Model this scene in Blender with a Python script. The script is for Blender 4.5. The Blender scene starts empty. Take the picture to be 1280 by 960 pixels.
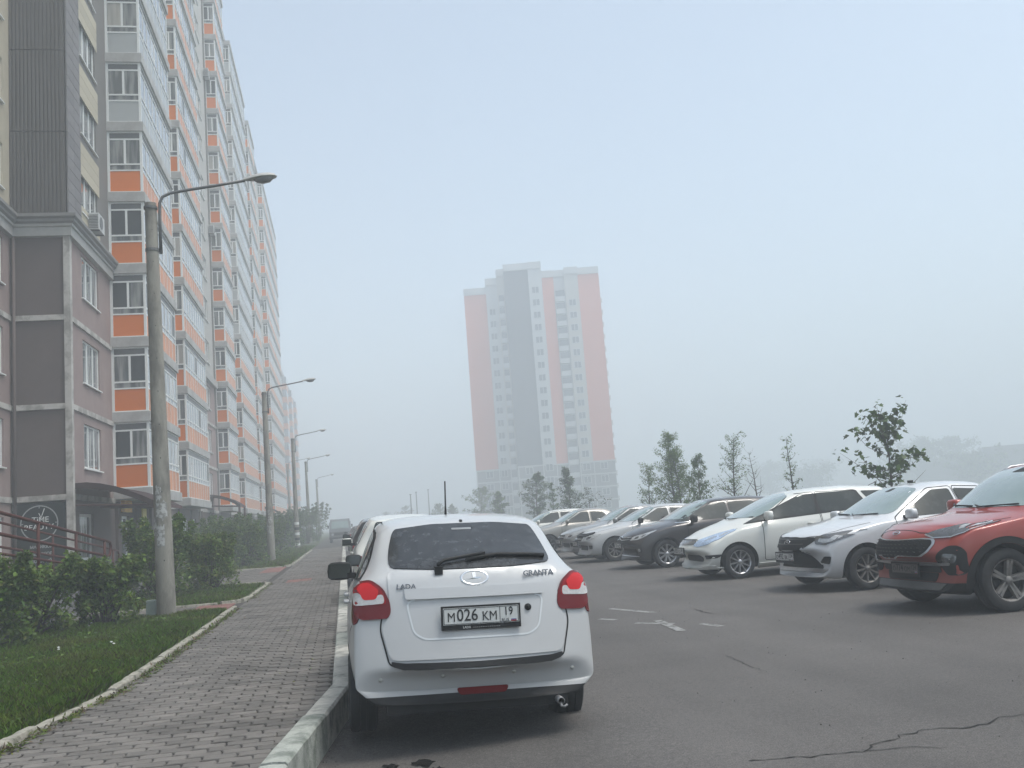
import bpy, bmesh, math, random
import numpy as np
from mathutils import Vector, Matrix, Euler, geometry
from mathutils.bvhtree import BVHTree
R = math.radians
rnd = random.Random(7)
FOG = 0.0056
scene = bpy.context.scene
COL = scene.collection

# ---------------------------------------------------------------- camera
CAM_Z, PITCH, YAW, ROLL = 1.5, R(7.62), R(10.42), R(4.35)
Fv = Vector((math.sin(YAW)*math.cos(PITCH), math.cos(YAW)*math.cos(PITCH), math.sin(PITCH)))
R0 = Vector((math.cos(YAW), -math.sin(YAW), 0)); U0 = R0.cross(Fv)
Uv = U0*math.cos(ROLL) + R0*math.sin(ROLL)
Rv = R0*math.cos(ROLL) - U0*math.sin(ROLL)
cd = bpy.data.cameras.new('camera'); cam = bpy.data.objects.new('camera', cd); COL.objects.link(cam)
mw = Matrix((Rv, Uv, -Fv)).transposed().to_4x4(); mw.translation = (0, 0, CAM_Z)
cam.matrix_world = mw
cd.sensor_fit = 'HORIZONTAL'; cd.sensor_width = 36; cd.lens = 36*1200/1280
cd.clip_start = 0.1; cd.clip_end = 6000
scene.camera = cam

# ---------------------------------------------------------------- sky, sun, exposure
SUN_EL, SUN_AZ = R(67), R(120)       # azimuth measured from +Y (along the street) towards +X
w = bpy.data.worlds.new('World'); scene.world = w; w.use_nodes = True
nt = w.node_tree; nt.nodes.clear()
sky = nt.nodes.new('ShaderNodeTexSky'); sky.sky_type = 'NISHITA'; sky.sun_disc = False
sky.sun_elevation = SUN_EL; sky.sun_rotation = SUN_AZ
sky.air_density = 1.0; sky.dust_density = 3.5; sky.ozone_density = 0.4; sky.altitude = 150
# thin high cloud veil: pulls the clear-sky blue towards a pale grey-blue, a little unevenly
hsv = nt.nodes.new('ShaderNodeHueSaturation'); hsv.inputs['Saturation'].default_value = 0.66
bg = nt.nodes.new('ShaderNodeBackground'); bg.inputs['Strength'].default_value = 0.15
out = nt.nodes.new('ShaderNodeOutputWorld')
nt.links.new(sky.outputs[0], hsv.inputs['Color']); tint = nt.nodes.new('ShaderNodeMix'); tint.data_type = 'RGBA'; tint.blend_type = 'MULTIPLY'; tint.inputs['Factor'].default_value = 1.0
tint.inputs['B'].default_value = (0.99, 1.05, 1.035, 1)
nt.links.new(hsv.outputs[0], tint.inputs['A']); nt.links.new(tint.outputs['Result'], bg.inputs['Color'])
nt.links.new(bg.outputs[0], out.inputs['Surface'])
sl = bpy.data.lights.new('sun', 'SUN'); sl.energy = 1.3; sl.angle = R(20); sl.color = (1, 0.96, 0.9)
sun = bpy.data.objects.new('sun', sl); COL.objects.link(sun)
sdir = Vector((math.sin(SUN_AZ)*math.cos(SUN_EL), math.cos(SUN_AZ)*math.cos(SUN_EL), math.sin(SUN_EL)))
sun.rotation_euler = (-sdir).to_track_quat('-Z', 'Y').to_euler(); sun.location = (0, 0, 90)
vs = scene.view_settings
scene.display_settings.display_device = 'sRGB'
vs.view_transform = 'Standard'; vs.look = 'None'; vs.exposure = 0.78; vs.gamma = 1.0; vs.use_curve_mapping = False
cy = scene.cycles
cy.use_denoising = True
try: cy.denoiser = 'OPENIMAGEDENOISE'
except Exception: pass
cy.max_bounces = 6; cy.diffuse_bounces = 3; cy.glossy_bounces = 3; cy.transmission_bounces = 2
cy.volume_bounces = 2; cy.transparent_max_bounces = 6
cy.use_adaptive_sampling = True; cy.adaptive_threshold = 0.02
cy.caustics_reflective = False; cy.caustics_refractive = False

# ---------------------------------------------------------------- helpers
def tag(o, label=None, cat=None, group=None, kind=None):
    if label: o['label'] = label
    if cat: o['category'] = cat
    if group: o['group'] = group
    if kind: o['kind'] = kind
    return o
def empty(name, loc=(0, 0, 0), rz=0.0, parent=None):
    o = bpy.data.objects.new(name, None); COL.objects.link(o); o.empty_display_size = 0.1
    o.location = loc; o.rotation_euler = (0, 0, rz)
    if parent: o.parent = parent
    return o
def link(name, me, parent=None, loc=None, rz=None):
    o = bpy.data.objects.new(name, me); COL.objects.link(o)
    if parent: o.parent = parent
    if loc is not None: o.location = loc
    if rz is not None: o.rotation_euler = (0, 0, rz)
    return o
def copy_tree(o, parent=None):
    c = o.copy(); COL.objects.link(c); c.parent = parent
    for ch in list(o.children): copy_tree(ch, c)
    return c

MATS = {}
def M(name, col=(0.5, 0.5, 0.5), rough=0.6, metal=0.0, spec=0.5, coat=0.0, var=0.0, vscale=4.0, island=0.0,
      bump=0.0, bscale=40.0, col2=None, mixscale=2.0, mixlo=0.45, mixhi=0.6, emis=None, es=0.0, stretch=None, sheen=0.0, tl=0.0, world=False):
    """Principled material; var = noise brightness variation, col2 = stain colour mixed by noise, island = variation per piece."""
    if name in MATS: return MATS[name]
    m = bpy.data.materials.new(name); m.use_nodes = True; MATS[name] = m
    t = m.node_tree; b = t.nodes['Principled BSDF']; L = t.links.new
    b.inputs['Roughness'].default_value = rough; b.inputs['Metallic'].default_value = metal
    b.inputs['Specular IOR Level'].default_value = spec
    b.inputs['Coat Weight'].default_value = coat; b.inputs['Coat Roughness'].default_value = 0.06
    b.inputs['Sheen Weight'].default_value = sheen
    b.inputs['Base Color'].default_value = (*col, 1)
    m.diffuse_color = (*col, 1)
    tc = t.nodes.new('ShaderNodeTexCoord'); vec = tc.outputs['Object']
    if world: vec = t.nodes.new('ShaderNodeNewGeometry').outputs['Position']
    if stretch:
        mp = t.nodes.new('ShaderNodeMapping'); mp.inputs['Scale'].default_value = stretch
        L(vec, mp.inputs['Vector']); vec = mp.outputs[0]
    cur = None
    def noise(s, d=4.0, rg=0.6):
        n = t.nodes.new('ShaderNodeTexNoise'); n.inputs['Scale'].default_value = s; n.inputs['Detail'].default_value = d
        n.inputs['Roughness'].default_value = rg; L(vec, n.inputs['Vector']); return n.outputs['Fac']
    if col2:
        n = noise(mixscale, 6, 0.65); mr = t.nodes.new('ShaderNodeMapRange')
        mr.inputs['From Min'].default_value = mixlo; mr.inputs['From Max'].default_value = mixhi; L(n, mr.inputs['Value'])
        mx = t.nodes.new('ShaderNodeMix'); mx.data_type = 'RGBA'
        mx.inputs['A'].default_value = (*col, 1); mx.inputs['B'].default_value = (*col2, 1)
        L(mr.outputs[0], mx.inputs['Factor']); cur = mx.outputs['Result']
    def scale_by(fac_socket, lo, hi):
        nonlocal cur
        mr = t.nodes.new('ShaderNodeMapRange'); mr.inputs['To Min'].default_value = lo; mr.inputs['To Max'].default_value = hi
        L(fac_socket, mr.inputs['Value'])
        mx = t.nodes.new('ShaderNodeVectorMath'); mx.operation = 'SCALE'
        if cur is None: mx.inputs[0].default_value = col
        else: L(cur, mx.inputs[0])
        L(mr.outputs[0], mx.inputs['Scale']); cur = mx.outputs[0]
    if var: scale_by(noise(vscale), 1-var*1.6, 1+var*1.6)
    if island:
        g = t.nodes.new('ShaderNodeNewGeometry'); scale_by(g.outputs['Random Per Island'], 1-island, 1+island)
    if cur is not None: L(cur, b.inputs['Base Color'])
    if bump:
        bp = t.nodes.new('ShaderNodeBump'); bp.inputs['Strength'].default_value = min(1, bump); bp.inputs['Distance'].default_value = 0.02*max(1, bump)
        L(noise(bscale, 5), bp.inputs['Height']); L(bp.outputs[0], b.inputs['Normal'])
    if emis:
        b.inputs['Emission Color'].default_value = (*emis, 1); b.inputs['Emission Strength'].default_value = es
    if tl:
        o_ = [n for n in t.nodes if n.type == 'OUTPUT_MATERIAL'][0]
        tr = t.nodes.new('ShaderNodeBsdfTranslucent'); ms = t.nodes.new('ShaderNodeMixShader'); ms.inputs[0].default_value = tl
        if cur is not None: L(cur, tr.inputs['Color'])
        else: tr.inputs['Color'].default_value = (*col, 1)
        L(b.outputs[0], ms.inputs[1]); L(tr.outputs[0], ms.inputs[2]); L(ms.outputs[0], o_.inputs['Surface'])
    return m

class MB:
    """collects boxes, tubes, prisms and sheets; build() links them as one mesh object"""
    def __init__(s): s.v = []; s.f = []; s.mi = []; s.cm = 0
    def add(s, vs, fs):
        b = len(s.v); s.v += [tuple(p) for p in vs]; s.f += [tuple(b+i for i in q) for q in fs]; s.mi += [s.cm]*len(fs); return s
    def box(s, x0, x1, y0, y1, z0, z1, bev=0.0):
        if bev <= 0:
            return s.add([(x0,y0,z0),(x1,y0,z0),(x1,y1,z0),(x0,y1,z0),(x0,y0,z1),(x1,y0,z1),(x1,y1,z1),(x0,y1,z1)],
                  [(3,2,1,0),(4,5,6,7),(0,1,5,4),(1,2,6,5),(2,3,7,6),(3,0,4,7)])
        b = bev   # chamfered upper edges
        return s.add([(x0,y0,z0),(x1,y0,z0),(x1,y1,z0),(x0,y1,z0),(x0,y0,z1-b),(x1,y0,z1-b),(x1,y1,z1-b),(x0,y1,z1-b),
                      (x0+b,y0+b,z1),(x1-b,y0+b,z1),(x1-b,y1-b,z1),(x0+b,y1-b,z1)],
              [(3,2,1,0),(8,9,10,11),(0,1,5,4),(1,2,6,5),(2,3,7,6),(3,0,4,7),(4,5,9,8),(5,6,10,9),(6,7,11,10),(7,4,8,11)])
    def quad(s, a, b, c, d): return s.add([a, b, c, d], [(0, 1, 2, 3)])
    def tube(s, pts, r, n=8, cap=True):
        pts = [Vector(p) for p in pts]; rr = r if isinstance(r, (list, tuple)) else [r]*len(pts)
        vs = []; up = None
        for i, p in enumerate(pts):
            d = (pts[min(i+1, len(pts)-1)] - pts[max(i-1, 0)]).normalized()
            if up is None:
                up = Vector((0, 0, 1)) if abs(d.z) < 0.9 else Vector((0, 1, 0))
            a = d.cross(up).normalized(); b = a.cross(d).normalized(); up = b
            for k in range(n):
                q = 2*math.pi*k/n; vs.append(p + (a*math.cos(q) + b*math.sin(q))*rr[i])
        fs = []
        for i in range(len(pts)-1):
            for k in range(n):
                fs.append((i*n+k, i*n+(k+1) % n, (i+1)*n+(k+1) % n, (i+1)*n+k))
        if cap: fs += [tuple(range(n-1, -1, -1)), tuple(range((len(pts)-1)*n, len(pts)*n))]
        return s.add(vs, fs)
    def lathe(s, prof, n=24, axis='z', c=(0, 0, 0)):
        vs = []
        for (r, h) in prof:
            for k in range(n):
                q = 2*math.pi*k/n
                if axis == 'z': p = (c[0]+r*math.cos(q), c[1]+r*math.sin(q), c[2]+h)
                elif axis == 'x': p = (c[0]+h, c[1]+r*math.cos(q), c[2]+r*math.sin(q))
                else: p = (c[0]+r*math.sin(q), c[1]+h, c[2]+r*math.cos(q))
                vs.append(p)
        fs = []
        for i in range(len(prof)-1):
            for k in range(n): fs.append((i*n+k, i*n+(k+1) % n, (i+1)*n+(k+1) % n, (i+1)*n+k))
        return s.add(vs, fs)
    def prism(s, poly, z0, z1):
        n = len(poly)
        return s.add([(x, y, z0) for x, y in poly] + [(x, y, z1) for x, y in poly],
              [tuple(range(n-1, -1, -1)), tuple(range(n, 2*n))] + [(i, (i+1) % n, n+(i+1) % n, n+i) for i in range(n)])
    def mesh(s, name, mats, smooth=False):
        me = bpy.data.meshes.new(name); me.from_pydata(s.v, [], s.f)
        for m in (mats if isinstance(mats, (list, tuple)) else [mats]): me.materials.append(m)
        if any(s.mi): me.polygons.foreach_set('material_index', s.mi)
        if smooth is True: me.polygons.foreach_set('use_smooth', [True]*len(me.polygons))
        me.update()
        if smooth == 'auto':
            me.polygons.foreach_set('use_smooth', [True]*len(me.polygons)); me.set_sharp_from_angle(angle=R(40))
        return me
    def build(s, name, mats, parent=None, loc=None, rz=None, smooth=False):
        return link(name, s.mesh(name, mats, smooth), parent, loc, rz)

def np_mesh(name, V, Fq, mats, mi=None, smooth=False):
    """big mesh from numpy arrays of equal-sized faces"""
    me = bpy.data.meshes.new(name); n, k = Fq.shape
    me.vertices.add(len(V)); me.vertices.foreach_set('co', np.ascontiguousarray(V, dtype=np.float32).ravel())
    me.loops.add(n*k); me.loops.foreach_set('vertex_index', np.ascontiguousarray(Fq, dtype=np.int32).ravel())
    me.polygons.add(n); me.polygons.foreach_set('loop_start', np.arange(0, n*k, k, dtype=np.int32))
    me.polygons.foreach_set('loop_total', np.full(n, k, dtype=np.int32))
    for m in (mats if isinstance(mats, (list, tuple)) else [mats]): me.materials.append(m)
    if mi is not None: me.polygons.foreach_set('material_index', np.asarray(mi, dtype=np.int32))
    if smooth: me.polygons.foreach_set('use_smooth', np.ones(n, dtype=bool))
    me.update(calc_edges=True); me.validate(); return me

WORK = bpy.data.scenes.new('work')      # scratch scene: modifiers and lettering are evaluated there, away from the big scene
def evaluated_mesh(o):
    with bpy.context.temp_override(scene=WORK, view_layer=WORK.view_layers[0]):
        dg = bpy.context.evaluated_depsgraph_get(); dg.update()
        return bpy.data.meshes.new_from_object(o.evaluated_get(dg))
TEXTS = {}
def text_mesh(body, size, mat, extrude=0.001, align='CENTER', sx=1.0, bold=0.0, shear=0.0):
    key = (body, size, mat.name, extrude, align, sx, bold, shear)
    if key in TEXTS: return TEXTS[key]
    cu = bpy.data.curves.new('lettering', 'FONT'); cu.body = body; cu.size = size; cu.extrude = extrude
    cu.align_x = align; cu.align_y = 'CENTER'; cu.offset = bold; cu.shear = shear; cu.resolution_u = 3
    o = bpy.data.objects.new('lettering', cu); WORK.collection.objects.link(o)
    me = evaluated_mesh(o)
    bpy.data.objects.remove(o); bpy.data.curves.remove(cu)
    if sx != 1.0:
        for v in me.vertices: v.co.x *= sx
    me.materials.clear(); me.materials.append(mat); TEXTS[key] = me; return me

def wall_mesh(W_, H_, holes, depth, mats):
    """wall sheet in the XZ plane facing -Y (u along X, v along Z) with rectangular recessed openings; reveals go to +Y"""
    us = sorted({0, W_, *[h[0] for h in holes], *[h[1] for h in holes]}); vs_ = sorted({0, H_, *[h[2] for h in holes], *[h[3] for h in holes]})
    mb = MB()
    for i in range(len(us)-1):
        for j in range(len(vs_)-1):
            cu, cv = (us[i]+us[i+1])/2, (vs_[j]+vs_[j+1])/2
            if any(h[0] < cu < h[1] and h[2] < cv < h[3] for h in holes): continue
            mb.quad((us[i], 0, vs_[j]), (us[i+1], 0, vs_[j]), (us[i+1], 0, vs_[j+1]), (us[i], 0, vs_[j+1]))
    for a, b, c, d in holes:
        mb.quad((a, 0, c), (b, 0, c), (b, depth, c), (a, depth, c)); mb.quad((a, depth, d), (b, depth, d), (b, 0, d), (a, 0, d))
        mb.quad((a, 0, c), (a, depth, c), (a, depth, d), (a, 0, d)); mb.quad((b, depth, c), (b, 0, c), (b, 0, d), (b, depth, d))
    return mb.mesh('wall', mats)
def pix_ray(x, y):
    d = Fv*1200 + Rv*(x-640) - Uv*(y-480); return d.normalized()
def on_ground(x, y, z=0.0):
    d = pix_ray(x, y); return Vector((0, 0, CAM_Z)) + d*((z-CAM_Z)/d.z)
def on_x(x, y, X): d = pix_ray(x, y); return Vector((0, 0, CAM_Z)) + d*(X/d.x)
def on_y(x, y, Y): d = pix_ray(x, y); return Vector((0, 0, CAM_Z)) + d*(Y/d.y)
# ================================================================ ground, road, pavements
def objrand(m, amt):
    """brightness varies from object to object"""
    t = m.node_tree; b = t.nodes['Principled BSDF']; oi = t.nodes.new('ShaderNodeObjectInfo')
    mr = t.nodes.new('ShaderNodeMapRange'); mr.inputs['To Min'].default_value = 1-amt; mr.inputs['To Max'].default_value = 1+amt
    t.links.new(oi.outputs['Random'], mr.inputs['Value'])
    s = t.nodes.new('ShaderNodeVectorMath'); s.operation = 'SCALE'
    inp = b.inputs['Base Color']
    if inp.is_linked: t.links.new(inp.links[0].from_socket, s.inputs[0])
    else: s.inputs[0].default_value = inp.default_value[:3]
    t.links.new(mr.outputs[0], s.inputs['Scale']); t.links.new(s.outputs[0], inp); return m

m_earth = M('earth_green', (0.055, 0.075, 0.03), 0.95, var=0.3, vscale=0.3, col2=(0.07, 0.06, 0.04), mixscale=0.15)
m_soil = M('lawn_soil', (0.035, 0.055, 0.015), 0.95, var=0.4, vscale=6, col2=(0.06, 0.05, 0.03), mixscale=3, mixlo=.5, mixhi=.7, bump=.6, bscale=30)
m_joint = M('joint_sand', (0.05, 0.045, 0.04), 0.95, var=0.3, vscale=20, bump=.5, bscale=120)
m_paver = objrand(M('paver_concrete', (0.146, 0.134, 0.122), 0.85, var=0.20, vscale=5, island=0.20, col2=(0.078, 0.072, 0.066), mixscale=1.3, mixlo=.50, mixhi=.72, bump=.35, bscale=160, world=True), 0.20)
m_redpaver = objrand(M('red_paver', (0.20, 0.095, 0.08), 0.85, var=0.2, vscale=9, island=0.15, bump=.3, bscale=160), .1)
m_kerb = M('whitewashed_kerb', (0.46, 0.45, 0.41), 0.85, var=0.25, vscale=14, col2=(0.19, 0.195, 0.175), mixscale=5, mixlo=.48, mixhi=.66, bump=.6, bscale=60)
m_kerb2 = M('green_tinted_kerb', (0.36, 0.375, 0.34), 0.85, var=0.25, vscale=14, col2=(0.16, 0.18, 0.155), mixscale=4, mixlo=.45, mixhi=.64, bump=.6, bscale=60)
m_lkerb = M('worn_lawn_kerb', (0.33, 0.31, 0.26), 0.9, var=0.3, vscale=18, col2=(0.10, 0.10, 0.07), mixscale=7, mixlo=.5, mixhi=.66, bump=.8, bscale=45)

g = MB().box(-700, 700, -160, 700, -0.5, -0.10).build('ground', m_earth); tag(g, kind='structure')

# asphalt: fine aggregate speckle, broad patches, tyre-polished lanes come from noise along Y
m_asph = bpy.data.materials.new('asphalt'); m_asph.use_nodes = True
t = m_asph.node_tree; b = t.nodes['Principled BSDF']; b.inputs['Roughness'].default_value = 0.82; b.inputs['Specular IOR Level'].default_value = 0.4
tc = t.nodes.new('ShaderNodeTexCoord')
def nz(scale, det=3, mp=None):
    n = t.nodes.new('ShaderNodeTexNoise'); n.inputs['Scale'].default_value = scale; n.inputs['Detail'].default_value = det; n.inputs['Roughness'].default_value = .6
    if mp:
        q = t.nodes.new('ShaderNodeMapping'); q.inputs['Scale'].default_value = mp; t.links.new(tc.outputs['Object'], q.inputs[0]); t.links.new(q.outputs[0], n.inputs['Vector'])
    else: t.links.new(tc.outputs['Object'], n.inputs['Vector'])
    return n.outputs['Fac']
def rng(s, a, b_, lo, hi):
    q = t.nodes.new('ShaderNodeMapRange'); q.inputs[1].default_value = a; q.inputs[2].default_value = b_; q.inputs[3].default_value = lo; q.inputs[4].default_value = hi
    t.links.new(s, q.inputs[0]); return q.outputs[0]
def mul(a, b_):
    q = t.nodes.new('ShaderNodeMath'); q.operation = 'MULTIPLY'; t.links.new(a, q.inputs[0]); t.links.new(b_, q.inputs[1]); return q.outputs[0]
f1 = mul(rng(nz(110, 2), .3, .75, .50, 1.75), rng(nz(28, 3), .3, .7, .82, 1.2)); f2 = rng(nz(.55, 5), .3, .7, .82, 1.16); f3 = rng(nz(.35, 3, (2.2, .12, 1)), .35, .65, .88, 1.12)
f4 = mul(rng(nz(9, 4), .62, .72, 1.0, .78), rng(nz(.22, 6), .60, .70, 1.0, .80))
f = mul(mul(f1, f2), mul(f3, f4))
sc = t.nodes.new('ShaderNodeVectorMath'); sc.operation = 'SCALE'; sc.inputs[0].default_value = (0.088, 0.081, 0.076)
t.links.new(f, sc.inputs['Scale']); t.links.new(sc.outputs[0], b.inputs['Base Color'])
bp = t.nodes.new('ShaderNodeBump'); bp.inputs['Strength'].default_value = .45; bp.inputs['Distance'].default_value = .006
t.links.new(nz(140, 3), bp.inputs['Height']); t.links.new(bp.outputs[0], b.inputs['Normal'])

KIN = [(-1.6, 0.0), (-1.02, 3.2), (-0.56, 6.0), (-0.19, 8.6), (-0.16, 9.4), (-0.16, 230.0)]      # sidewalk-side edge of the road kerb
KW = 0.17
def kx(y):
    for (a, ya), (b_, yb) in zip(KIN, KIN[1:]):
        if ya <= y <= yb: return a + (b_-a)*(y-ya)/(yb-ya)
    return KIN[0][0] if y < KIN[0][1] else KIN[-1][0]
road = MB()
ys = [p[1] for p in KIN]
for (a, ya), (b_, yb) in zip([(-1.6, -14)] + KIN, KIN):      # crossfall down to the gutter along the kerb
    road.quad((a+2.6, ya, 0), (13.2, ya, 0), (13.2, yb, 0), (b_+2.6, yb, 0)); road.quad((a+.1, ya, -.092), (a+2.6, ya, 0), (b_+2.6, yb, 0), (b_+.1, yb, -.092))
ro = tag(road.build('road', m_asph), kind='structure')
def road_z(x, y): return min(0, -.092*(kx(y)+2.6-x)/2.5)
LKX = -2.05
sw = MB(); sw.box(-2.2, -0.12, 8.5, 230, -0.02, 0.118)
sw.prism([(-3.6, 1.0), (-1.3, 1.0), (-0.95, 3.2), (-0.5, 6.0), (-0.12, 8.5), (-2.2, 8.5), (-3.1, 5.6)], -0.02, 0.118)
sw.box(-8.1, -2.2, 18.85, 20.25, -0.02, 0.116); sw.box(-8.1, -2.2, 27.2, 37.6, -0.02, 0.116)
so = tag(sw.build('pavement', m_joint), kind='structure')

# wavy interlocking pavers --------------------------------------------------
PL, PWd = 0.212, 0.118
def paver_mesh(seed, mats):
    q = random.Random(seed); n = 3; g_ = 0.0062
    lo = [(PL*i/4, (0, .010, 0, -.010, 0)[i]) for i in range(5)]
    pts = [(x, y) for x, y in lo] + [(PL+.010, PWd/2)] + [(x, y+PWd) for x, y in reversed(lo)] + [(.010, PWd/2)]
    cx, cy_ = PL/2, PWd/2
    P0 = [((x-cx)*(1-2*g_/PL)+q.uniform(-.002, .002), (y-cy_)*(1-2.5*g_/PWd)+q.uniform(-.003, .003)) for x, y in pts]
    P1 = [(x*(1-.012/PL*2*.5)*.98, y*(.93)) for x, y in P0]
    m_ = len(P0)
    V = [(x, y, -0.03) for x, y in P0] + [(x, y, 0.016) for x, y in P0] + [(x, y, 0.0215) for x, y in P1]
    F = [(i, (i+1) % m_, m_+(i+1) % m_, m_+i) for i in range(m_)] + [(m_+i, m_+(i+1) % m_, 2*m_+(i+1) % m_, 2*m_+i) for i in range(m_)]
    F.append(tuple(range(2*m_, 3*m_)))
    return V, F
PV = [paver_mesh(i, None) for i in range(6)]
PM = []
for i, (V, F) in enumerate(PV):
    me = bpy.data.meshes.new('paver'); me.from_pydata(V, [], F); me.materials.append(m_paver); me.update(); PM.append(me)
q = random.Random(3)
near = []; rest = MB()
row = 0; y = 2.0
def lkx(y):
    L = [(-3.6, 1.0), (-3.1, 5.0), (-2.42, 7.2), (-2.13, 9.6), (-2.07, 12.9), (-2.03, 18.8), (-2.0, 30), (-2.03, 400)]
    for (a, ya), (b_, yb) in zip(L, L[1:]):
        if ya <= y <= yb: return a + (b_-a)*(y-ya)/(yb-ya)
def put(V, F, x, y, z, rz):
    c, s_ = math.cos(rz), math.sin(rz)
    rest.add([(x+a*c-b_*s_, y+a*s_+b_*c, z+h) for a, b_, h in V], F)
while y < 64:
    x = -3.7 + (0.5*PL if row % 2 else 0)
    while x < 0:
        cx = x + PL/2; cy_ = y + 0.028*math.sin(cx*1.7)+0.012*math.sin(cx*4.1+row*.05)
        xa_, xb_ = max(x, lkx(y)+.01), min(x+PL, kx(y+.06)-.006)
        if xb_-xa_ > .05 and xb_-xa_ < PL*.97:      # cut stones along both edges
            f_ = (xb_-xa_)/PL; V_, F_ = PV[q.randrange(6)]; put([(a*f_, b_, h) for a, b_, h in V_], F_, (xa_+xb_)/2, cy_, .118, 0)
        elif xb_-xa_ >= PL*.97 and not (26.2 < y < 27.6 and -1.6 < cx < -.85):
            z = 0.118 + q.uniform(-.0035, .003)+.006*math.sin(cx*2.1+y*1.3); rz = R(q.uniform(-3.2, 3.2))
            if 6.05 < y < 10.6 and len(near) < 300 : near.append((cx, cy_, z, rz))
            else: put(*PV[q.randrange(6)], cx, cy_, z, rz)
        x += PL
    row += 1; y += PWd
for i, (x, y_, z, rz) in enumerate(near): link('paver', PM[i % 6], so, (x, y_, z), rz)
# paths across the lawn: same stones, laid from the pavement to the building
for (xa, xb, ya, yb, skip) in ((-7.9, -2.2, 18.92, 20.2, (-2.9, -2.2, 18.9, 20.2)), (-7.9, -2.2, 27.3, 37.5, (-2.9, -2.2, 33.5, 37.5))):
    y = ya; row = 0
    while y < yb:
        x = xa + (PL/2 if row % 2 else 0)
        while x < xb-.1:
            cx = x+PL/2
            if not (skip[0] < cx < skip[1] and skip[2] < y < skip[3]):
                put(*PV[q.randrange(6)], cx, y+PWd/2, 0.114+q.uniform(-.003, .003), R(q.uniform(-2, 2)))
            x += PL
        y += PWd; row += 1
po = rest.build('paving', m_paver, so); tag(po, kind='stuff')
tile = MB()
for (xa, xb, ya, yb) in ((-2.9, -2.2, 18.92, 20.2), (-2.9, -2.2, 33.5, 37.5), (-1.6, -.85, 26.2, 27.6)):
    nx, ny = round((xb-xa)/.2), round((yb-ya)/.2)
    for i in range(nx):
        for j in range(ny):
            x0, y0 = xa+i*(xb-xa)/nx, ya+j*(yb-ya)/ny
            tile.box(x0+.004, x0+(xb-xa)/nx-.004, y0+.004, y0+(yb-ya)/ny-.004, .10, .137+q.uniform(-.003, .003), .005)
tag(tile.build('red_paving', m_redpaver, so), kind='stuff')

# kerb stones ---------------------------------------------------------------
def stone(poly, z0, z1, seed, mat, parent, name='kerb_stone', chip=.012):
    """one kerb stone: four plan corners, rounded and chipped upper arrises"""
    q = random.Random(seed); a, b_, c, d = [Vector((p[0], p[1], 0)) for p in poly]   # a-b inner edge (along), d-c outer
    n = 8; V = []; F = []
    for i in range(n+1):
        s_ = i/n; pi = a.lerp(b_, s_); po_ = d.lerp(c, s_); wv = (po_-pi)
        e = .006 if 0 < i < n else .012
        j = lambda k=1: q.uniform(-chip, chip)*k*.5
        prof = [(0, z0), (0, z1-.016+j(.8)), (.08, z1-e*.5+j(.4)), (.5, z1+j(.2)), (.90, z1-e*.5+j(.4)), (1.0, z1-.020+j(.8)), (1.02, z0)]
        for u, z in prof:
            p = pi + wv*u; V.append((p.x, p.y, z))
    k = 7
    for i in range(n):
        for j2 in range(k-1): F.append((i*k+j2, i*k+j2+1, (i+1)*k+j2+1, (i+1)*k+j2))
    F += [tuple(range(k-1, -1, -1)), tuple(range(n*k, n*k+k))]
    me = bpy.data.meshes.new(name); me.from_pydata(V, [], F); me.materials.append(mat); me.update()
    me.polygons.foreach_set('use_smooth', [True]*len(me.polygons)); me.set_sharp_from_angle(angle=R(28))
    return link(name, me, parent)
kerb = tag(empty('kerb', (0, 0, 0)), kind='structure')
def along(pts, step, gap=.022):
    out_ = []
    for (x0, y0), (x1, y1) in zip(pts, pts[1:]):
        Ls = math.hypot(x1-x0, y1-y0); n = max(1, round(Ls/step))
        for i in range(n):
            a = (x0+(x1-x0)*(i/n)+0, y0+(y1-y0)*(i/n)+gap/2); b_ = (x0+(x1-x0)*((i+1)/n), y0+(y1-y0)*((i+1)/n)-gap/2)
            out_.append((a, b_, ((x1-x0)/Ls, (y1-y0)/Ls)))
    return out_
i = 0
for a, b_, d in along([(-1.02, 3.2), (-0.56, 6.0), (-0.17, 8.75), (-0.16, 60.0)], 1.35):
    nx, ny = d[1]*KW, -d[0]*KW; i += 1
    dz = rnd.uniform(-.008, .008)
    stone([a, b_, (b_[0]+nx, b_[1]+ny), (a[0]+nx, a[1]+ny)], -.12, .158+dz+(.012 if a[1] < 8.6 else 0), i, m_kerb2 if i in (2, 3, 7, 11, 12, 18) else m_kerb, kerb)
fk = MB().box(-.16, .01, 60.01, 230, -.05, .155, .02).build('kerb_run', m_kerb, kerb)
for pts in ([(-3.15, 5.0), (-2.5, 7.2), (-2.21, 9.6), (-2.15, 12.9), (-2.11, 18.8)], [(-2.5, 20.27), (-2.16, 20.5), (-2.08, 21.2), (-2.06, 26.4), (-2.2, 27.0)], [(-2.3, 37.7), (-2.1, 38.3), (-2.1, 62)]):
    for a, b_, d in along(pts, .95, .02):
        i += 1; nx, ny = d[1]*.085, -d[0]*.085; jx = rnd.uniform(-.012, .012)
        stone([(a[0]+jx, a[1]), (b_[0]+jx*.3, b_[1]), (b_[0]+nx+jx*.3, b_[1]+ny), (a[0]+nx+jx, a[1]+ny)], .02, .185+rnd.uniform(-.018, .012), i, m_lkerb, kerb, chip=.03)
for (xa, xb, y0) in ((-6.8, -2.5, 18.80), (-6.8, -2.55, 20.25), (-7.5, -2.25, 27.02), (-7.5, -2.35, 37.62)):
    n = round((xb-xa)/1.0)
    for k in range(n):
        i += 1; a = xa+(xb-xa)*k/n; b_ = xa+(xb-xa)*(k+1)/n-.015
        stone([(a, y0+.08), (b_, y0+.08), (b_, y0), (a, y0)], .02, .175+rnd.uniform(-.01, .01), i, m_lkerb, kerb, chip=.02)
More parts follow.
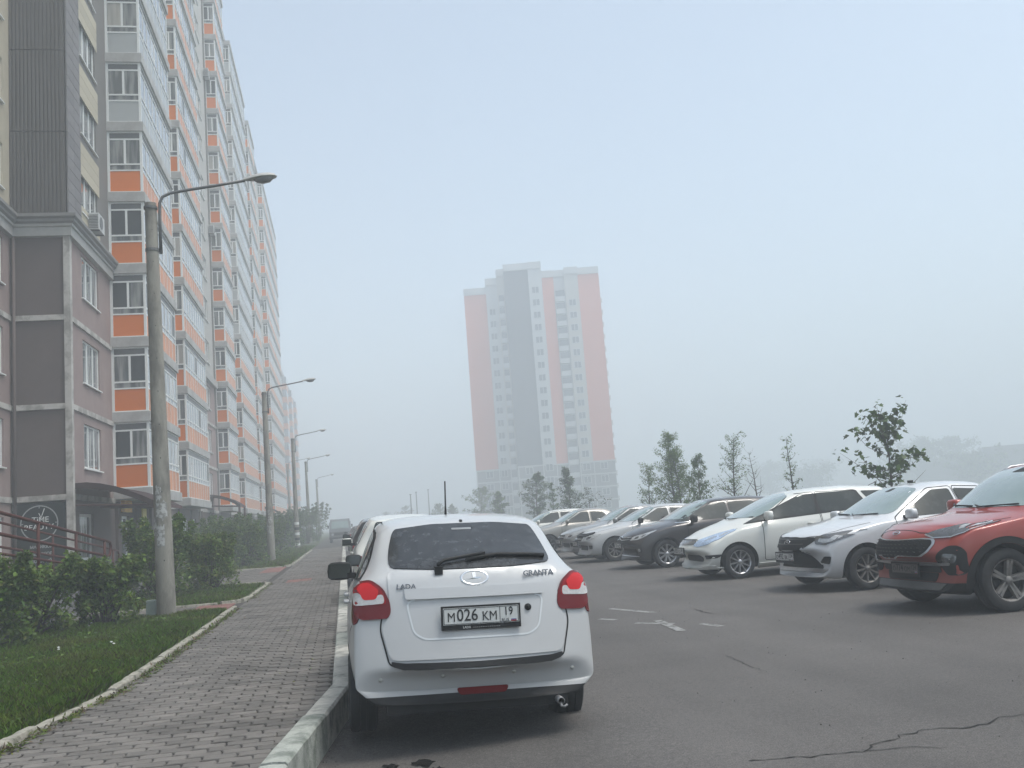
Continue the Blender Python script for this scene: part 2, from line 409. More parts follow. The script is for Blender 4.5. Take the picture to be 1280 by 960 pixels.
for k in range(40):
    y0 = 3+k*1.6; i += 1
    stone([(13.25, y0+1.58), (13.25, y0), (13.1, y0), (13.1, y0+1.58)], -.05, .15, i, m_kerb, kerb)

# lawns ---------------------------------------------------------------------
lawn = MB()
lawn.prism([(-9.7, 1), (-3.66, 1), (-3.2, 5.0), (-2.54, 7.2), (-2.25, 9.6), (-2.19, 12.9), (-2.15, 18.8), (-9.7, 18.8)], -.02, .128)
lawn.prism([(-8.1, 20.34), (-2.45, 20.34), (-2.15, 21.2), (-2.11, 26.4), (-2.3, 27.0), (-8.1, 27.0)], -.02, .128)
lawn.prism([(-7.4, 37.72), (-2.35, 37.72), (-2.15, 38.3), (-2.15, 230), (-7.4, 230)], -.02, .128)
tag(lawn.build('lawn', m_soil), kind='structure')
vg = MB(); vg.box(13.26, 60, 1, 230, -.02, .10)
tag(vg.build('verge', m_soil), kind='structure')

# worn paint, cracks and puddle stains on the asphalt ------------------------
m_paint = M('worn_road_paint', (0.26, 0.26, 0.25), 0.8, var=.2, vscale=20, col2=(0.085, 0.08, 0.076), mixscale=9, mixlo=.50, mixhi=.60)
m_crack = M('crack', (0.012, 0.011, 0.01), 0.95)
m_wet = M('damp_stain', (0.018, 0.017, 0.016), 0.25)
def strip_on_road(name, pts, wd, mat, z=.004, jag=0.0, taper=False, seed=1):
    q = random.Random(seed); P = []
    for (a, b_) in zip(pts, pts[1:]):
        n = max(1, int((Vector(b_)-Vector(a)).length/.05)) if jag else 1
        for k in range(n): P.append(Vector(a).lerp(Vector(b_), k/n) + Vector((q.gauss(0, jag), q.gauss(0, jag))))
    P.append(Vector(pts[-1])); V = []; F = []
    for k, p in enumerate(P):
        d = (P[min(k+1, len(P)-1)]-P[max(k-1, 0)]).normalized(); nrm = Vector((-d.y, d.x))
        w_ = wd*(q.uniform(.35, 1.3) if jag else 1)*(min(1, (len(P)-1-k)/8) if taper else 1)
        V += [(p.x+nrm.x*w_/2, p.y+nrm.y*w_/2, z), (p.x-nrm.x*w_/2, p.y-nrm.y*w_/2, z)]
        if k: F.append((2*k-2, 2*k-1, 2*k+1, 2*k))
    me = bpy.data.meshes.new(name); me.from_pydata(V, [], F); me.materials.append(mat); me.update(); return link(name, me, ro)
def gp(*p): return [tuple(on_ground(*q)[:2]) for q in p]
strip_on_road('parking_line', gp((795, 779), (842, 780)), .11, m_paint)
strip_on_road('parking_line', gp((822, 776), (852, 789)), .11, m_paint, z=.006)
strip_on_road('parking_line', gp((762, 761), (818, 766)), .10, m_paint)
strip_on_road('parking_line', gp((876, 780), (902, 783)), .10, m_paint)
strip_on_road('parking_line', gp((750, 774), (770, 775)), .10, m_paint)
strip_on_road('crack', gp((930, 952), (1000, 946), (1082, 940), (1100, 928), (1158, 912), (1205, 910), (1235, 905), (1245, 897), (1290, 893), (1400, 886)), .014, m_crack, jag=.012, seed=2)
strip_on_road('crack', gp((1082, 940), (1140, 934), (1200, 935), (1250, 940)), .008, m_crack, jag=.010, taper=True, seed=3)
strip_on_road('crack', gp((908, 820), (935, 832), (965, 843)), .010, m_crack, jag=.010, taper=True, seed=4)
strip_on_road('crack', gp((868, 762), (892, 768)), .03, m_crack, jag=.010, taper=True, seed=5)
strip_on_road('crack', gp((732, 722), (790, 716), (860, 714)), .02, m_crack, jag=.02, seed=6)
for k, (x, y, s_) in enumerate([(530, 952, .07), (545, 962, .06), (488, 955, .05)]):
    p = on_ground(x, y, -.05); q = random.Random(k)
    me = MB(); n = 18
    me.add([(p.x, p.y, .005+road_z(p.x, p.y))] + [(p.x+s_*q.uniform(.4, 1.3)*math.cos(6.283*j/n), p.y+1.7*s_*q.uniform(.4, 1.2)*math.sin(6.283*j/n), .006+road_z(p.x, p.y)) for j in range(n)], [(0, 1+j, 1+(j+1) % n) for j in range(n)])
    me.build('damp_spot', m_wet, ro)
# little stones and scraps scattered on the asphalt
lit = MB(); q = random.Random(12)
for k in range(260):
    x, y = q.uniform(2.6, 8.5), q.uniform(4.6, 15); s_ = q.uniform(.003, .009)
    lit.add([(x-s_, y, .001), (x+s_*.5, y-s_, .001), (x+s_*.6, y+s_, .001), (x, y, .001+s_*1.1)], [(0, 1, 3), (1, 2, 3), (2, 0, 3)])
for k in range(1500):      # grit washed into the gutter along the kerb
    y = q.uniform(5.2, 26); x = kx(y)+KW+abs(q.gauss(0, .09))+.015; s_ = q.uniform(.002, .008); z = road_z(x, y)
    lit.add([(x-s_, y, z), (x+s_*.5, y-s_, z), (x+s_*.6, y+s_, z), (x, y, z+s_*1.1)], [(0, 1, 3), (1, 2, 3), (2, 0, 3)])
tag(lit.build('gravel', M('gravel_bits', (.12, .115, .11), .9, island=.6), None), 'tiny grey stone crumbs scattered over the asphalt', 'gravel', kind='stuff')
# ================================================================ apartment building beside the street
def wl(o, root):
    """mesh vertices stay in world coordinates while o becomes a part of root (translation-only parents)"""
    chain = Vector((0, 0, 0)); p = root
    while p: chain += Vector(p.location); p = p.parent
    o.parent = root; o.matrix_parent_inverse = Matrix.Translation(-chain); return o
m_mauve = M('mauve_render', (0.255, 0.188, 0.176), 0.9, var=.10, vscale=1.2, col2=(0.285, 0.215, 0.20), mixscale=.8, bump=.15, bscale=90)
m_mauved = M('dark_mauve_panel', (0.105, 0.078, 0.072), 0.85, var=.10, vscale=1.5, bump=.12, bscale=90)  # dark mauve; on the corner bay's end wall its shade is in this colour
m_band = M('pale_band', (0.48, 0.46, 0.43), 0.8, var=.15, vscale=5, col2=(0.27, 0.255, 0.235), mixscale=2.5)
m_cornice = M('cornice_stone', (0.36, 0.355, 0.34), 0.8, var=.12, vscale=5)
m_corng = M('cornice_grey', (0.20, 0.195, 0.19), 0.8, var=.12, vscale=5)
m_cream = M('cream_cladding', (0.42, 0.375, 0.285), 0.8, var=.10, vscale=3)
m_ctile = objrand(M('cream_board', (0.43, 0.385, 0.29), 0.75, var=.08, vscale=6), .08)
m_gtile = objrand(M('grey_stone_tile', (0.165, 0.155, 0.158), 0.8, var=.12, vscale=6), .10)
m_rib = M('dark_ribbed_sheet', (0.080, 0.070, 0.065), 0.6, var=.08, vscale=4)
m_paleb = M('pale_facade', (0.42, 0.41, 0.385), 0.85, var=.08, vscale=1.0)
m_greyb = M('grey_brown_facade', (0.15, 0.14, 0.132), 0.85, var=.08, vscale=1.0)
m_orange = objrand(M('orange_panel', (0.64, 0.150, 0.002), 0.7, var=.05, vscale=2, spec=.35, coat=.0), .10)
m_pale_o = objrand(M('orange_side_panel', (0.60, 0.19, 0.035), 0.45, var=.05, vscale=2, spec=.5, coat=.25), .12)  # paler than the front panels: sky sheen put into the colour
m_whitep = objrand(M('white_panel', (0.38, 0.395, 0.39), 0.4, var=.05, vscale=2, coat=.3), .05)
m_frame = M('white_frame', (0.74, 0.75, 0.73), 0.45, var=.05, vscale=4)
m_slab = M('balcony_slab', (0.42, 0.415, 0.40), 0.8, var=.14, vscale=4, col2=(.32, .31, .295), mixscale=2.0)
m_trans = M('dark_transom', (0.085, 0.085, 0.085), 0.35, var=.25, vscale=12)
def glass_mat(name, dark, lite, rough=.06, scale=(3.2, 3.2, .35), lo=.42, hi=.62, spec=.9):
    """window glass in daylight: dim room behind, curtains as soft vertical folds, strong sky reflection"""
    m = bpy.data.materials.new(name); m.use_nodes = True; t = m.node_tree; b = t.nodes['Principled BSDF']
    tc = t.nodes.new('ShaderNodeTexCoord'); mp = t.nodes.new('ShaderNodeMapping'); mp.inputs['Scale'].default_value = scale
    oi = t.nodes.new('ShaderNodeObjectInfo'); ad = t.nodes.new('ShaderNodeVectorMath'); ad.operation = 'ADD'
    sc_ = t.nodes.new('ShaderNodeVectorMath'); sc_.operation = 'SCALE'; sc_.inputs[0].default_value = (37, 19, 11); t.links.new(oi.outputs['Random'], sc_.inputs['Scale'])
    t.links.new(tc.outputs['Object'], ad.inputs[0]); t.links.new(sc_.outputs[0], ad.inputs[1]); t.links.new(ad.outputs[0], mp.inputs[0])
    n = t.nodes.new('ShaderNodeTexNoise'); n.inputs['Scale'].default_value = 1.6; n.inputs['Detail'].default_value = 3; t.links.new(mp.outputs[0], n.inputs['Vector'])
    mr = t.nodes.new('ShaderNodeMapRange'); mr.inputs[1].default_value = lo; mr.inputs[2].default_value = hi; t.links.new(n.outputs['Fac'], mr.inputs[0])
    mx = t.nodes.new('ShaderNodeMix'); mx.data_type = 'RGBA'; mx.inputs['A'].default_value = (*dark, 1); mx.inputs['B'].default_value = (*lite, 1)
    t.links.new(mr.outputs[0], mx.inputs['Factor']); t.links.new(mx.outputs['Result'], b.inputs['Base Color'])
    b.inputs['Roughness'].default_value = rough; b.inputs['Specular IOR Level'].default_value = spec
    b.inputs['Coat Weight'].default_value = .5; b.inputs['Coat Roughness'].default_value = .03
    return m
m_pane = glass_mat('balcony_glass', (.075, .082, .083), (.27, .275, .265), spec=.6)
m_spane = glass_mat('side_balcony_glass', (.10, .115, .125), (.26, .28, .29))
m_win = glass_mat('window_glass', (.09, .10, .105), (.40, .41, .41), lo=.40, hi=.56)

m_open = M('open_sash_dark', (.022, .024, .026), .3); m_curt = glass_mat('curtained_glass', (.26, .25, .22), (.46, .44, .40), lo=.3, hi=.7, spec=.6)
bld = empty('apartment_building', (-8.15, 31.4, 0))
tag(bld, 'long multi-storey block with stacked orange and white glazed balconies beside the pavement', 'apartment building')
XW = -8.15
FZ = [3.1+2.8*k for k in range(15)]
def bpart(name, mb, mats, smooth=False, root=bld): return wl(mb.build(name, mats, None, smooth=smooth), root)
def facade(x, y0, y1, z0, z1, holes, mat, depth=.16):
    me = wall_mesh(y1-y0, z1-z0, [(a-y0, b_-y0, c-z0, d-z0) for a, b_, c, d in holes], depth, mat)
    o = link('wall', me, bld); o.matrix_parent_inverse = Matrix.Translation(-Vector(bld.location))
    o.location = (x, y0, z0); o.rotation_euler = (0, 0, R(90)); return o
# one window: frame, sashes, panes, sill, as a part with sub-parts; x = wall plane, opening y0..y1, z0..z1
WIN = {}
def window(x, y0, y1, z0, z1, panes=3, parent=bld, inset=.06, sub=True):
    key = (round(y1-y0, 2), round(z1-z0, 2), panes, inset)
    if key not in WIN:
        Lw, Hw = y1-y0, z1-z0; t_ = .065
        fr = MB(); fr.box(-.05, 0, 0, Lw, 0, t_); fr.box(-.05, 0, 0, Lw, Hw-t_, Hw); fr.box(-.05, 0, 0, t_, t_, Hw-t_); fr.box(-.05, 0, Lw-t_, Lw, t_, Hw-t_)
        for k in range(1, panes): c = Lw*k/panes; fr.box(-.045, .004, c-.045, c+.045, t_, Hw-t_)
        pw = Lw/panes; pn = MB().box(-.03, -.018, .03, pw-.03, .04, Hw-.04).mesh('pane', m_win)
        sill = MB().box(-.02, inset+.07, -.05, Lw+.05, -.045, -.003).mesh('sill', m_frame)
        WIN[key] = (fr.mesh('window', m_frame), pn, sill, pw)
    fr, pn, sill, pw = WIN[key]
    o = link('window', fr, parent); o.matrix_parent_inverse = Matrix.Translation(-Vector(bld.location)); o.location = (x-inset, y0, z0)
    if sub:
        for k in range(panes): link('pane', pn, o, (0, pw*k, 0))
        link('sill', sill, o)
    return o

# bulk behind the facade
mb = MB(); mb.box(-24, -10.3, 12.0, 31.7, 0, 42.6); mb.box(-24, -8.6, 31.75, 137, 0, 42.6)
bpart('core', mb, m_paleb)
# near wing facing the street (set back) and the projecting corner bay
hA = [(29.0, 30.75, z+.97, z+2.42) for z in (3.0, 5.8, 8.6)]; hAu = [(29.0, 30.75, 11.6+2.8*k+1.0, 11.6+2.8*k+2.45) for k in range(10)]
h0 = [(29.2, 30.7, .9, 2.5)]
facade(-9.85, 14, 31.4, 0, 11.35, hA+h0, m_mauve); facade(-9.85, 14, 31.4, 11.35, 42.6, hAu, m_cream)
for a, b_, c, d in hA+hAu+h0: window(-9.85, a, b_, c, d, 2)
for z in (3.0, 5.8, 8.6): bpart('belt_course', MB().box(-9.87, -9.80, 14, 31.34, z-.08, z+.09), m_band)
hB = [(33.0, 35.25, z+.97, z+2.42) for z in (3.0, 5.8)] + [(33.0, 35.25, 9.62, 11.08)]
hBu = [(33.1, 35.3, 11.6+2.8*k+1.0, 11.6+2.8*k+2.45) for k in range(10)]
door1 = (32.3, 34.05, .36, 2.5)
facade(XW, 31.4, 37.0, 3.0, 11.35, hB, m_mauve); facade(XW, 31.4, 37.0, 0, 3.0, [door1], m_mauved)
facade(XW, 31.4, 37.0, 11.35, 42.6, hBu, m_greyb)
for a, b_, c, d in hB+hBu: window(XW, a, b_, c, d, 3)
# corner bay end wall (faces the camera side): storey panels below, ribbed sheets above
pan = MB().box(-9.84, -8.17, 31.4, 31.7, 0, 2.62).mesh('wall_panel', m_mauved)
for z in (.06, 3.09, 5.89, 8.69):
    o = link('wall_panel', pan, bld); o.matrix_parent_inverse = Matrix.Translation(-Vector(bld.location)); o.location = (0, 0, z)
rb = MB(); x = -9.84
while x < -8.2:
    rb.box(x, x+.075, 31.36, 31.7, 0, 2.74); rb.box(x+.075, x+.118, 31.40, 31.7, 0, 2.74); x += .118
rbm = rb.mesh('ribbed_sheet', m_rib)
for k in range(11):
    o = link('ribbed_sheet', rbm, bld); o.matrix_parent_inverse = Matrix.Translation(-Vector(bld.location)); o.location = (0, 0, 11.95+2.77*k)
for z in (3.0, 5.8, 8.6):
    bpart('belt_course', MB().box(-9.79, XW+.06, 31.33, 31.5, z-.08, z+.09), m_band); bpart('belt_course', MB().box(XW-.1, XW+.055, 31.56, 36.98, z-.08, z+.09), m_band)
mb = MB(); mb.box(XW-.12, XW+.075, 31.315, 31.55, .1, 11.3)
bpart('corner_pilaster', mb, m_band)
bpart('drain_pipe', MB().tube([(-9.72, 31.3, .2), (-9.72, 31.3, 11.2)], .05, 8), m_mauved, True)
# cornice swept round the corner bay
def sweep(offs_z, name, mat):
    path = lambda d: [(-9.85+d, 14), (-9.85+d, 31.4-d), (XW+d, 31.4-d), (XW+d, 37.0)]
    V = []; F = []
    for d, z in offs_z: V += [(x, y, z) for x, y in path(d)]
    for i in range(len(offs_z)-1):
        for k in range(3): F.append((i*4+k, i*4+k+1, (i+1)*4+k+1, (i+1)*4+k))
    F.append(tuple(i*4+3 for i in range(len(offs_z))))
    return bpart(name, MB().add(V, F), mat)
sweep([(.0, 11.2), (.14, 11.22), (.14, 11.5), (.19, 11.52), (.19, 11.60)], 'cornice', m_cornice)
sweep([(.19, 11.601), (.26, 11.66), (.26, 11.74), (.33, 11.80), (.33, 11.90), (.0, 11.98)], 'cornice_cap', m_corng)
# cladding on the bay's street side: grey stone tiles by the corner, cream boards between the windows
gt = MB().box(0, .035, 0, .78, 0, .37).mesh('stone_tile', m_gtile); cb = MB().box(0, .03, 0, 2.5, 0, .375).mesh('cladding_board', m_ctile)
for k in range(78):
    z = 12.0+.39*k
    for j in range(2):
        o = link('stone_tile', gt, bld); o.matrix_parent_inverse = Matrix.Translation(-Vector(bld.location)); o.location = (XW+.002, 31.42+.795*j-.0, z)
for k in range(11):
    for j in range(3):
        z = 11.98 + 2.8*k + (-1.15+.385*j)+.02
        if k == 0 and j == 0: continue
        if k == 0: z = 11.99+.385*(j-1)-.2
        o = link('cladding_board', cb, bld); o.matrix_parent_inverse = Matrix.Translation(-Vector(bld.location)); o.location = (XW+.002, 33.03, z+.25)
# long facade behind the balconies
gaps = [(44.7, 46.3), (47.0, 48.6), (59.0, 60.8), (62.8, 64.6), (74.2, 76.2), (92.4, 94.6), (104.5, 106.5), (108.5, 110.5)]
hC = [(a, b_, z+.97, z+2.42) for a, b_ in gaps for z in (3.0, 5.8, 8.6)]
hCu = [(a, b_, 11.6+2.8*k+1.0, 11.6+2.8*k+2.45) for a, b_ in gaps for k in range(10)]
gdoors = [(38.15, 39.4, .3, 2.48), (48.3, 49.6, .3, 2.5), (52.2, 53.9, .9, 2.4), (55.5, 56.6, .3, 2.5), (63.2, 65.0, .3, 2.5), (80.0, 82.0, .9, 2.4), (86.0, 88.0, .9, 2.4)]
facade(XW, 37.0, 137, 3.0, 11.35, hC, m_mauve); facade(XW, 37.0, 137, 11.35, 42.6, hCu, m_paleb); facade(XW, 37.0, 137, 0, 3.0, gdoors, m_mauved)
for a, b_, c, d in hC+hCu: window(XW, a, b_, c, d, 2, sub=a < 66)
for a, b_, c, d in gdoors:
    if c > .5: window(XW, a, b_, c, d, 3)
for (ya, yb) in ((43.6, 49.7), (57.7, 67.0), (73.0, 78.6), (91.6, 95.0), (102.2, 112.2)):
    bpart('cornice', MB().box(XW-.05, XW+.2, ya, yb, 11.3, 11.75), m_cornice)
    for z in (3.0, 5.8, 8.6): bpart('belt_course', MB().box(XW-.05, XW+.05, ya, yb, z-.08, z+.09), m_band)
for ya in (57.75, 66.6, 73.05, 91.65, 102.25): bpart('corner_strip', MB().box(XW-.04, XW+.09, ya, ya+.28, .1, 42), m_greyb)
for ya in (37.1, 40.3, 43.4, 47.2, 50.6, 54.6, 58.4, 62.2): bpart('pier', MB().box(XW-.04, XW+.11, ya, ya+.24, .1, 2.95), m_mauved)
bpart('parapet', MB().box(-24.2, XW+.25, 31.2, 137.2, 42.6, 43.3), m_corng); bpart('parapet', MB().box(-24.2, -9.6, 11.9, 31.2, 42.6, 43.3), m_corng)

# ---- balconies
def balcony_kit(p, l, n, fine, white):
    mats_f = m_whitep if white else m_orange; mats_s = m_whitep if white else m_pale_o
    k = {}
    k['balcony'] = MB().box(-.06, p+.07, -.07, l+.07, -.04, .33).mesh('balcony', m_slab)
    fr = MB()
    za, zb, zc, zd, ze = .36, 1.18, 1.45, 2.42, 2.70    # panel top, strip top, window top, transom top
    for (x0, y0) in ((0, 0), (p-.09, 0), (p-.09, l-.09)): fr.box(x0, x0+.09, y0, y0+.09, .33, 2.76)
    for z, h in ((.33, .05), (zb, .055), (zc-.03, .06), (zd, .06), (ze, .06)):
        fr.box(.09, p-.09, .005, .06, z, z+h); fr.box(p-.06, p-.005, .09, l-.09, z, z+h)
    fr.box(p/2-.04, p/2+.04, .008, .055, zc, zd)
    st = (l-.18)/n
    for i in range(1, n): y = .09+st*i; fr.box(p-.055, p-.008, y-.028, y+.028, zb, zd); fr.box(p-.055, p-.006, y-.012, y+.012, .38, zb)
    k['frame'] = fr.mesh('frame', m_frame)
    k['front_panel'] = MB().box(.085, p-.085, .022, .05, .37, zb+.01).mesh('front_panel', mats_f)
    tr = MB(); tr.box(.085, p-.085, .025, .05, zd+.05, ze+.01); tr.box(p-.05, p-.025, .085, l-.085, zd+.05, ze+.01)
    k['transom'] = tr.mesh('transom', m_trans)
    pw = (p-.18)/2
    alt = (m_open, m_curt)
    k['front_pane'] = MB().box(0, pw-.03, .026, .04, zc+.02, zd+.01).mesh('pane', m_pane)
    k['alt_front'] = [MB().box(0, pw-.03, .026, .04, zc+.02, zd+.01).mesh('pane', a_) for a_ in alt]
    k['strip'] = MB().box(.085, p-.085, .026, .04, zb+.04, zc-.02).mesh('lower_pane', m_pane)
    if fine:
        k['side_panel'] = MB().box(p-.045, p-.02, .015, st-.015, .37, zb+.01).mesh('side_panel', mats_s)
        k['side_pane'] = MB().box(p-.042, p-.026, .02, st-.02, zc+.02, zd+.01).mesh('pane', m_spane)
        k['alt_side'] = [MB().box(p-.042, p-.026, .02, st-.02, zc+.02, zd+.01).mesh('pane', a_) for a_ in alt]
        k['side_strip'] = MB().box(p-.042, p-.026, .085, l-.085, zb+.04, zc-.02).mesh('lower_pane', m_spane)
    else:
        a = MB(); c = MB()
        for i in range(n):
            y = .09+st*i; a.box(p-.045, p-.02, y+.015, y+st-.015, .37, zb+.01); c.box(p-.042, p-.026, y+.02, y+st-.02, zc+.02, zd+.01); c.box(p-.042, p-.026, y+.02, y+st-.02, zb+.04, zc-.02)
        k['side_panels'] = a.mesh('side_panels', mats_s); k['side_glazing'] = c.mesh('side_glazing', m_spane)
    k['end'] = MB().box(.0, p-.09, l-.05, l-.02, .36, 2.72).mesh('end_panel', mats_f)
    k['rail'] = (pw, st)
    return k
vq = random.Random(21)
def pick(a, alts, pr): return a if vq.random() > pr else alts[vq.random() < .55]
def balcony_column(y0, x1, l, n, fine, white_from, floors=14, base=0):
    p = x1-XW; kits = (balcony_kit(p, l, n, fine, False), balcony_kit(p, l, n, fine, True))
    for f_ in range(base, floors):
        k = kits[1 if f_ >= white_from else 0]; pw, st = k['rail']
        o = link('balcony', k['balcony'], bld); o.matrix_parent_inverse = Matrix.Translation(-Vector(bld.location)); o.location = (XW, y0, FZ[f_])
        for nm in ('frame', 'front_panel', 'transom'): link(nm, k[nm], o)
        link('end_panel', k['end'], o); link('lower_pane', k['strip'], o)
        for i in range(2): link('pane', pick(k['front_pane'], k['alt_front'], .30), o, (.105+pw*i, 0, 0))
        if fine:
            for i in range(n):
                link('side_panel', k['side_panel'], o, (0, .09+st*i, 0)); link('pane', pick(k['side_pane'], k['alt_side'], .18), o, (0, .09+st*i, 0))
            link('lower_pane', k['side_strip'], o)
        else:
            link('side_panels', k['side_panels'], o); link('side_glazing', k['side_glazing'], o)
    o = link('balcony_roof', kits[0]['balcony'], bld); o.matrix_parent_inverse = Matrix.Translation(-Vector(bld.location)); o.location = (XW, y0, FZ[floors]-.01)
balcony_column(37.0, -6.88, 6.5, 8, True, 5)
balcony_column(49.8, -7.45, 7.6, 9, True, 99)
balcony_column(67.2, -7.35, 5.6, 6, False, 99)
balcony_column(78.8, -7.48, 12.4, 12, False, 5, base=-0)
balcony_column(95.2, -7.52, 6.6, 7, False, 99)
balcony_column(112.6, -7.5, 22.6, 20, False, 99)

# ---- shop front on the ground floor
def door(y0, y1, z0, z1):
    L_, H_ = y1-y0, z1-z0; d = MB(); t_ = .1
    d.box(-.06, 0, 0, t_, 0, H_); d.box(-.06, 0, L_-t_, L_, 0, H_); d.box(-.06, 0, t_, L_-t_, H_-t_, H_); d.box(-.06, 0, t_, L_-t_, 0, .75)
    o = wl(d.build('door', m_frame), bld); o.location = (XW-.08, y0, z0)
    MB().box(-.045, -.03, t_, L_-t_, .75, H_-t_).build('pane', m_win, o); MB().tube([(.03, L_-.2, .95), (.03, L_-.2, 1.3)], .015, 6).build('handle', m_band, o)
for a, b_, c, d in [door1]+gdoors:
    if c < .5: door(a, b_, c, d)
m_brown = M('brown_canopy', (0.028, 0.010, 0.008), 0.7, spec=.2, var=.15, vscale=3)
m_brownp = M('brown_red_paint', (0.070, 0.018, 0.013), 0.6, spec=.3, var=.2, vscale=10)
def canopy(y0, y1, prof, label):
    root = empty('entrance_canopy', (prof[0][0], y0, 0)); tag(root, label, 'canopy', 'arched canopies over the shop entrances')
    n = len(prof); V = [(x, y0, z) for x, z in prof]+[(x, y0, z+.03) for x, z in prof]+[(x, y1, z) for x, z in prof]+[(x, y1, z+.03) for x, z in prof]
    F = [(i+1, i, 2*n+i, 2*n+i+1) for i in range(n-1)]+[(n+i, n+i+1, 3*n+i+1, 3*n+i) for i in range(n-1)]
    F += [(i, i+1, n+i+1, n+i) for i in range(n-1)]+[(2*n+i+1, 2*n+i, 3*n+i, 3*n+i+1) for i in range(n-1)]+[(n-1, 2*n+n-1, 3*n+n-1, 2*n-1)]
    wl(MB().add(V, F).build('sheet', m_brown), root)
    Vf = [(x, y0-.03, z+.06) for x, z in prof]+[(x, y0-.03, z-.13) for x, z in prof]+[(x, y0-.002, z+.06) for x, z in prof]+[(x, y0-.002, z-.13) for x, z in prof]
    wl(MB().add(Vf, [(i+1, i, n+i, n+i+1) for i in range(n-1)]+[(2*n+i, 2*n+i+1, 3*n+i+1, 3*n+i) for i in range(n-1)]+[(n+i+1, n+i, 3*n+i, 3*n+i+1) for i in range(n-1)]+[(i, i+1, 2*n+i+1, 2*n+i) for i in range(n-1)]+[(n-1, 2*n-1, 4*n-1, 3*n-1)]).build('fascia', m_brown), root)
    k = 0; yy = y0+.03
    while yy < y1:
        wl(MB().tube([(x, yy, z-.025) for x, z in prof], .028, 6).build('rib', m_brownp), root)
        wl(MB().tube([(prof[0][0]+.03, yy, prof[-1][1]+.12), (prof[-1][0], yy, prof[-1][1]-.02)], .022, 6).build('tie_bar', m_brownp), root); yy += 1.55
    wl(MB().box(prof[-1][0]-.03, prof[-1][0]+.02, y0, y1, prof[-1][1]-.07, prof[-1][1]+.02).build('gutter', m_brownp), root)
    return root
PR = [(-8.14, 3.36), (-7.75, 3.36), (-7.35, 3.30), (-6.9, 3.18), (-6.5, 3.02), (-6.1, 2.83), (-5.72, 2.62)]
canopy(31.62, 36.4, PR, 'dark brown arched canopy over the white shop door beside the round beauty sign')
PR2 = [(-8.14, 3.9), (-7.75, 3.90), (-7.3, 3.80), (-6.85, 3.64), (-6.5, 3.45), (-6.2, 3.2)]
c2 = canopy(61.0, 64.5, PR2, 'dark brown arched canopy on red posts further along the block past the hedge')
for y in (61.2, 64.3): wl(MB().box(-6.3, -6.18, y-.06, y+.06, .1, 3.2).build('post', m_brownp), c2)
canopy(97.5, 101, PR2, 'small far brown canopy on the hazy end of the long block')

# signs
m_sign = M('black_green_board', (0.006, 0.010, 0.0095), 0.7, spec=.2, var=.15, vscale=3)
m_grey = M('sign_grey', (0.30, 0.31, 0.31), 0.6); m_white = M('sign_white', (0.62, 0.63, 0.62), 0.6)
sg = empty('beauty_sign', (-9.05, 31.33, .7)); tag(sg, 'large black board with round ring and the words TIME BEAUTY on corner wall', 'sign')
def on_sign(o, x, z, y=-.002): o.parent = sg; o.location = (x+9.05, y, z-.7); return o


MB().box(-.745, .735, .0, .035, .05, 2.17).build('board', m_sign, sg)
rg = MB(); n = 48
for a in range(n):
    q0, q1 = 6.2832*a/n, 6.2832*(a+1)/n
    rg.quad((.54*math.cos(q0), 0, .54*math.sin(q0)), (.54*math.cos(q1), 0, .54*math.sin(q1)), (.505*math.cos(q1), 0, .505*math.sin(q1)), (.505*math.cos(q0), 0, .505*math.sin(q0)))
for a in range(4):
    q0 = math.pi/2*a; c, s_ = math.cos(q0), math.sin(q0)
    rg.quad((.5*c-.012*s_, 0, .5*s_+.012*c), (.5*c+.012*s_, 0, .5*s_-.012*c), (.45*c+.012*s_, 0, .45*s_-.012*c), (.45*c-.012*s_, 0, .45*s_+.012*c))
on_sign(rg.build('ring', m_grey), -9.05, 2.26)
def sign_text(body, size, x, z, mat, sx=1.0, bold=0.004):
    o = link('lettering', text_mesh(body, size, mat, .0015, sx=sx, bold=bold)); o.rotation_euler = (R(90), 0, 0); on_sign(o, x, z, -.004)
sign_text('TiME', .23, -9.02, 2.36, m_white, 1.0, .002); sign_text('BEAUTY', .215, -9.06, 2.14, m_white, 1.08, .002)
hd = MB().add([(-.01, 0, 0), (.01, 0, 0), (.115, 0, .27), (.09, 0, .29)], [(0, 1, 2, 3)]).add([(-.01, 0, 0), (.012, 0, 0), (-.05, 0, .15), (-.07, 0, .14)], [(0, 1, 2, 3)])
on_sign(hd.build('clock_hands', m_white), -9.0, 2.42, -.006)
sign_text('МАНИКЮР', .12, -9.0, 1.55, m_grey); sign_text('ПЕДИКЮР', .12, -9.0, 1.34, m_grey); sign_text('СОЛЯРИЙ', .12, -9.0, 1.12, m_grey)
m_yel = M('yellow_sign', (0.85, 0.46, 0.02), 0.5, var=.05); m_yel2 = M('yellow_panel', (0.62, 0.50, 0.05), 0.5)
ys_ = empty('yellow_sign', (XW, 38.6, 2.6)); tag(ys_, 'small square yellow box sign above the second white door', 'sign')
MB().box(.0, .14, -.55, .75, .02, .47).build('box', m_yel, ys_)
o = link('lettering', text_mesh('lll', .2, M('sign_orange_mark', (.45, .12, .01), .6), .001, bold=.006), ys_, (.2, .1, .25)); o.location = (.143, .1, .25); o.rotation_euler = (R(90), 0, R(90))
o2 = MB().box(-.52, .0, -.004, .004, .03, .46); MB().box(.0, .14, -.556, -.551, .02, .47).build('face', m_yel, ys_)
yp = tag(MB().box(0, .06, 0, .75, 0, 1.25).build('advertising_banner', m_yel2, None, (XW+.11, 41.2, 1.55)), 'tall yellow advertising panel under the first balcony stack', 'sign')
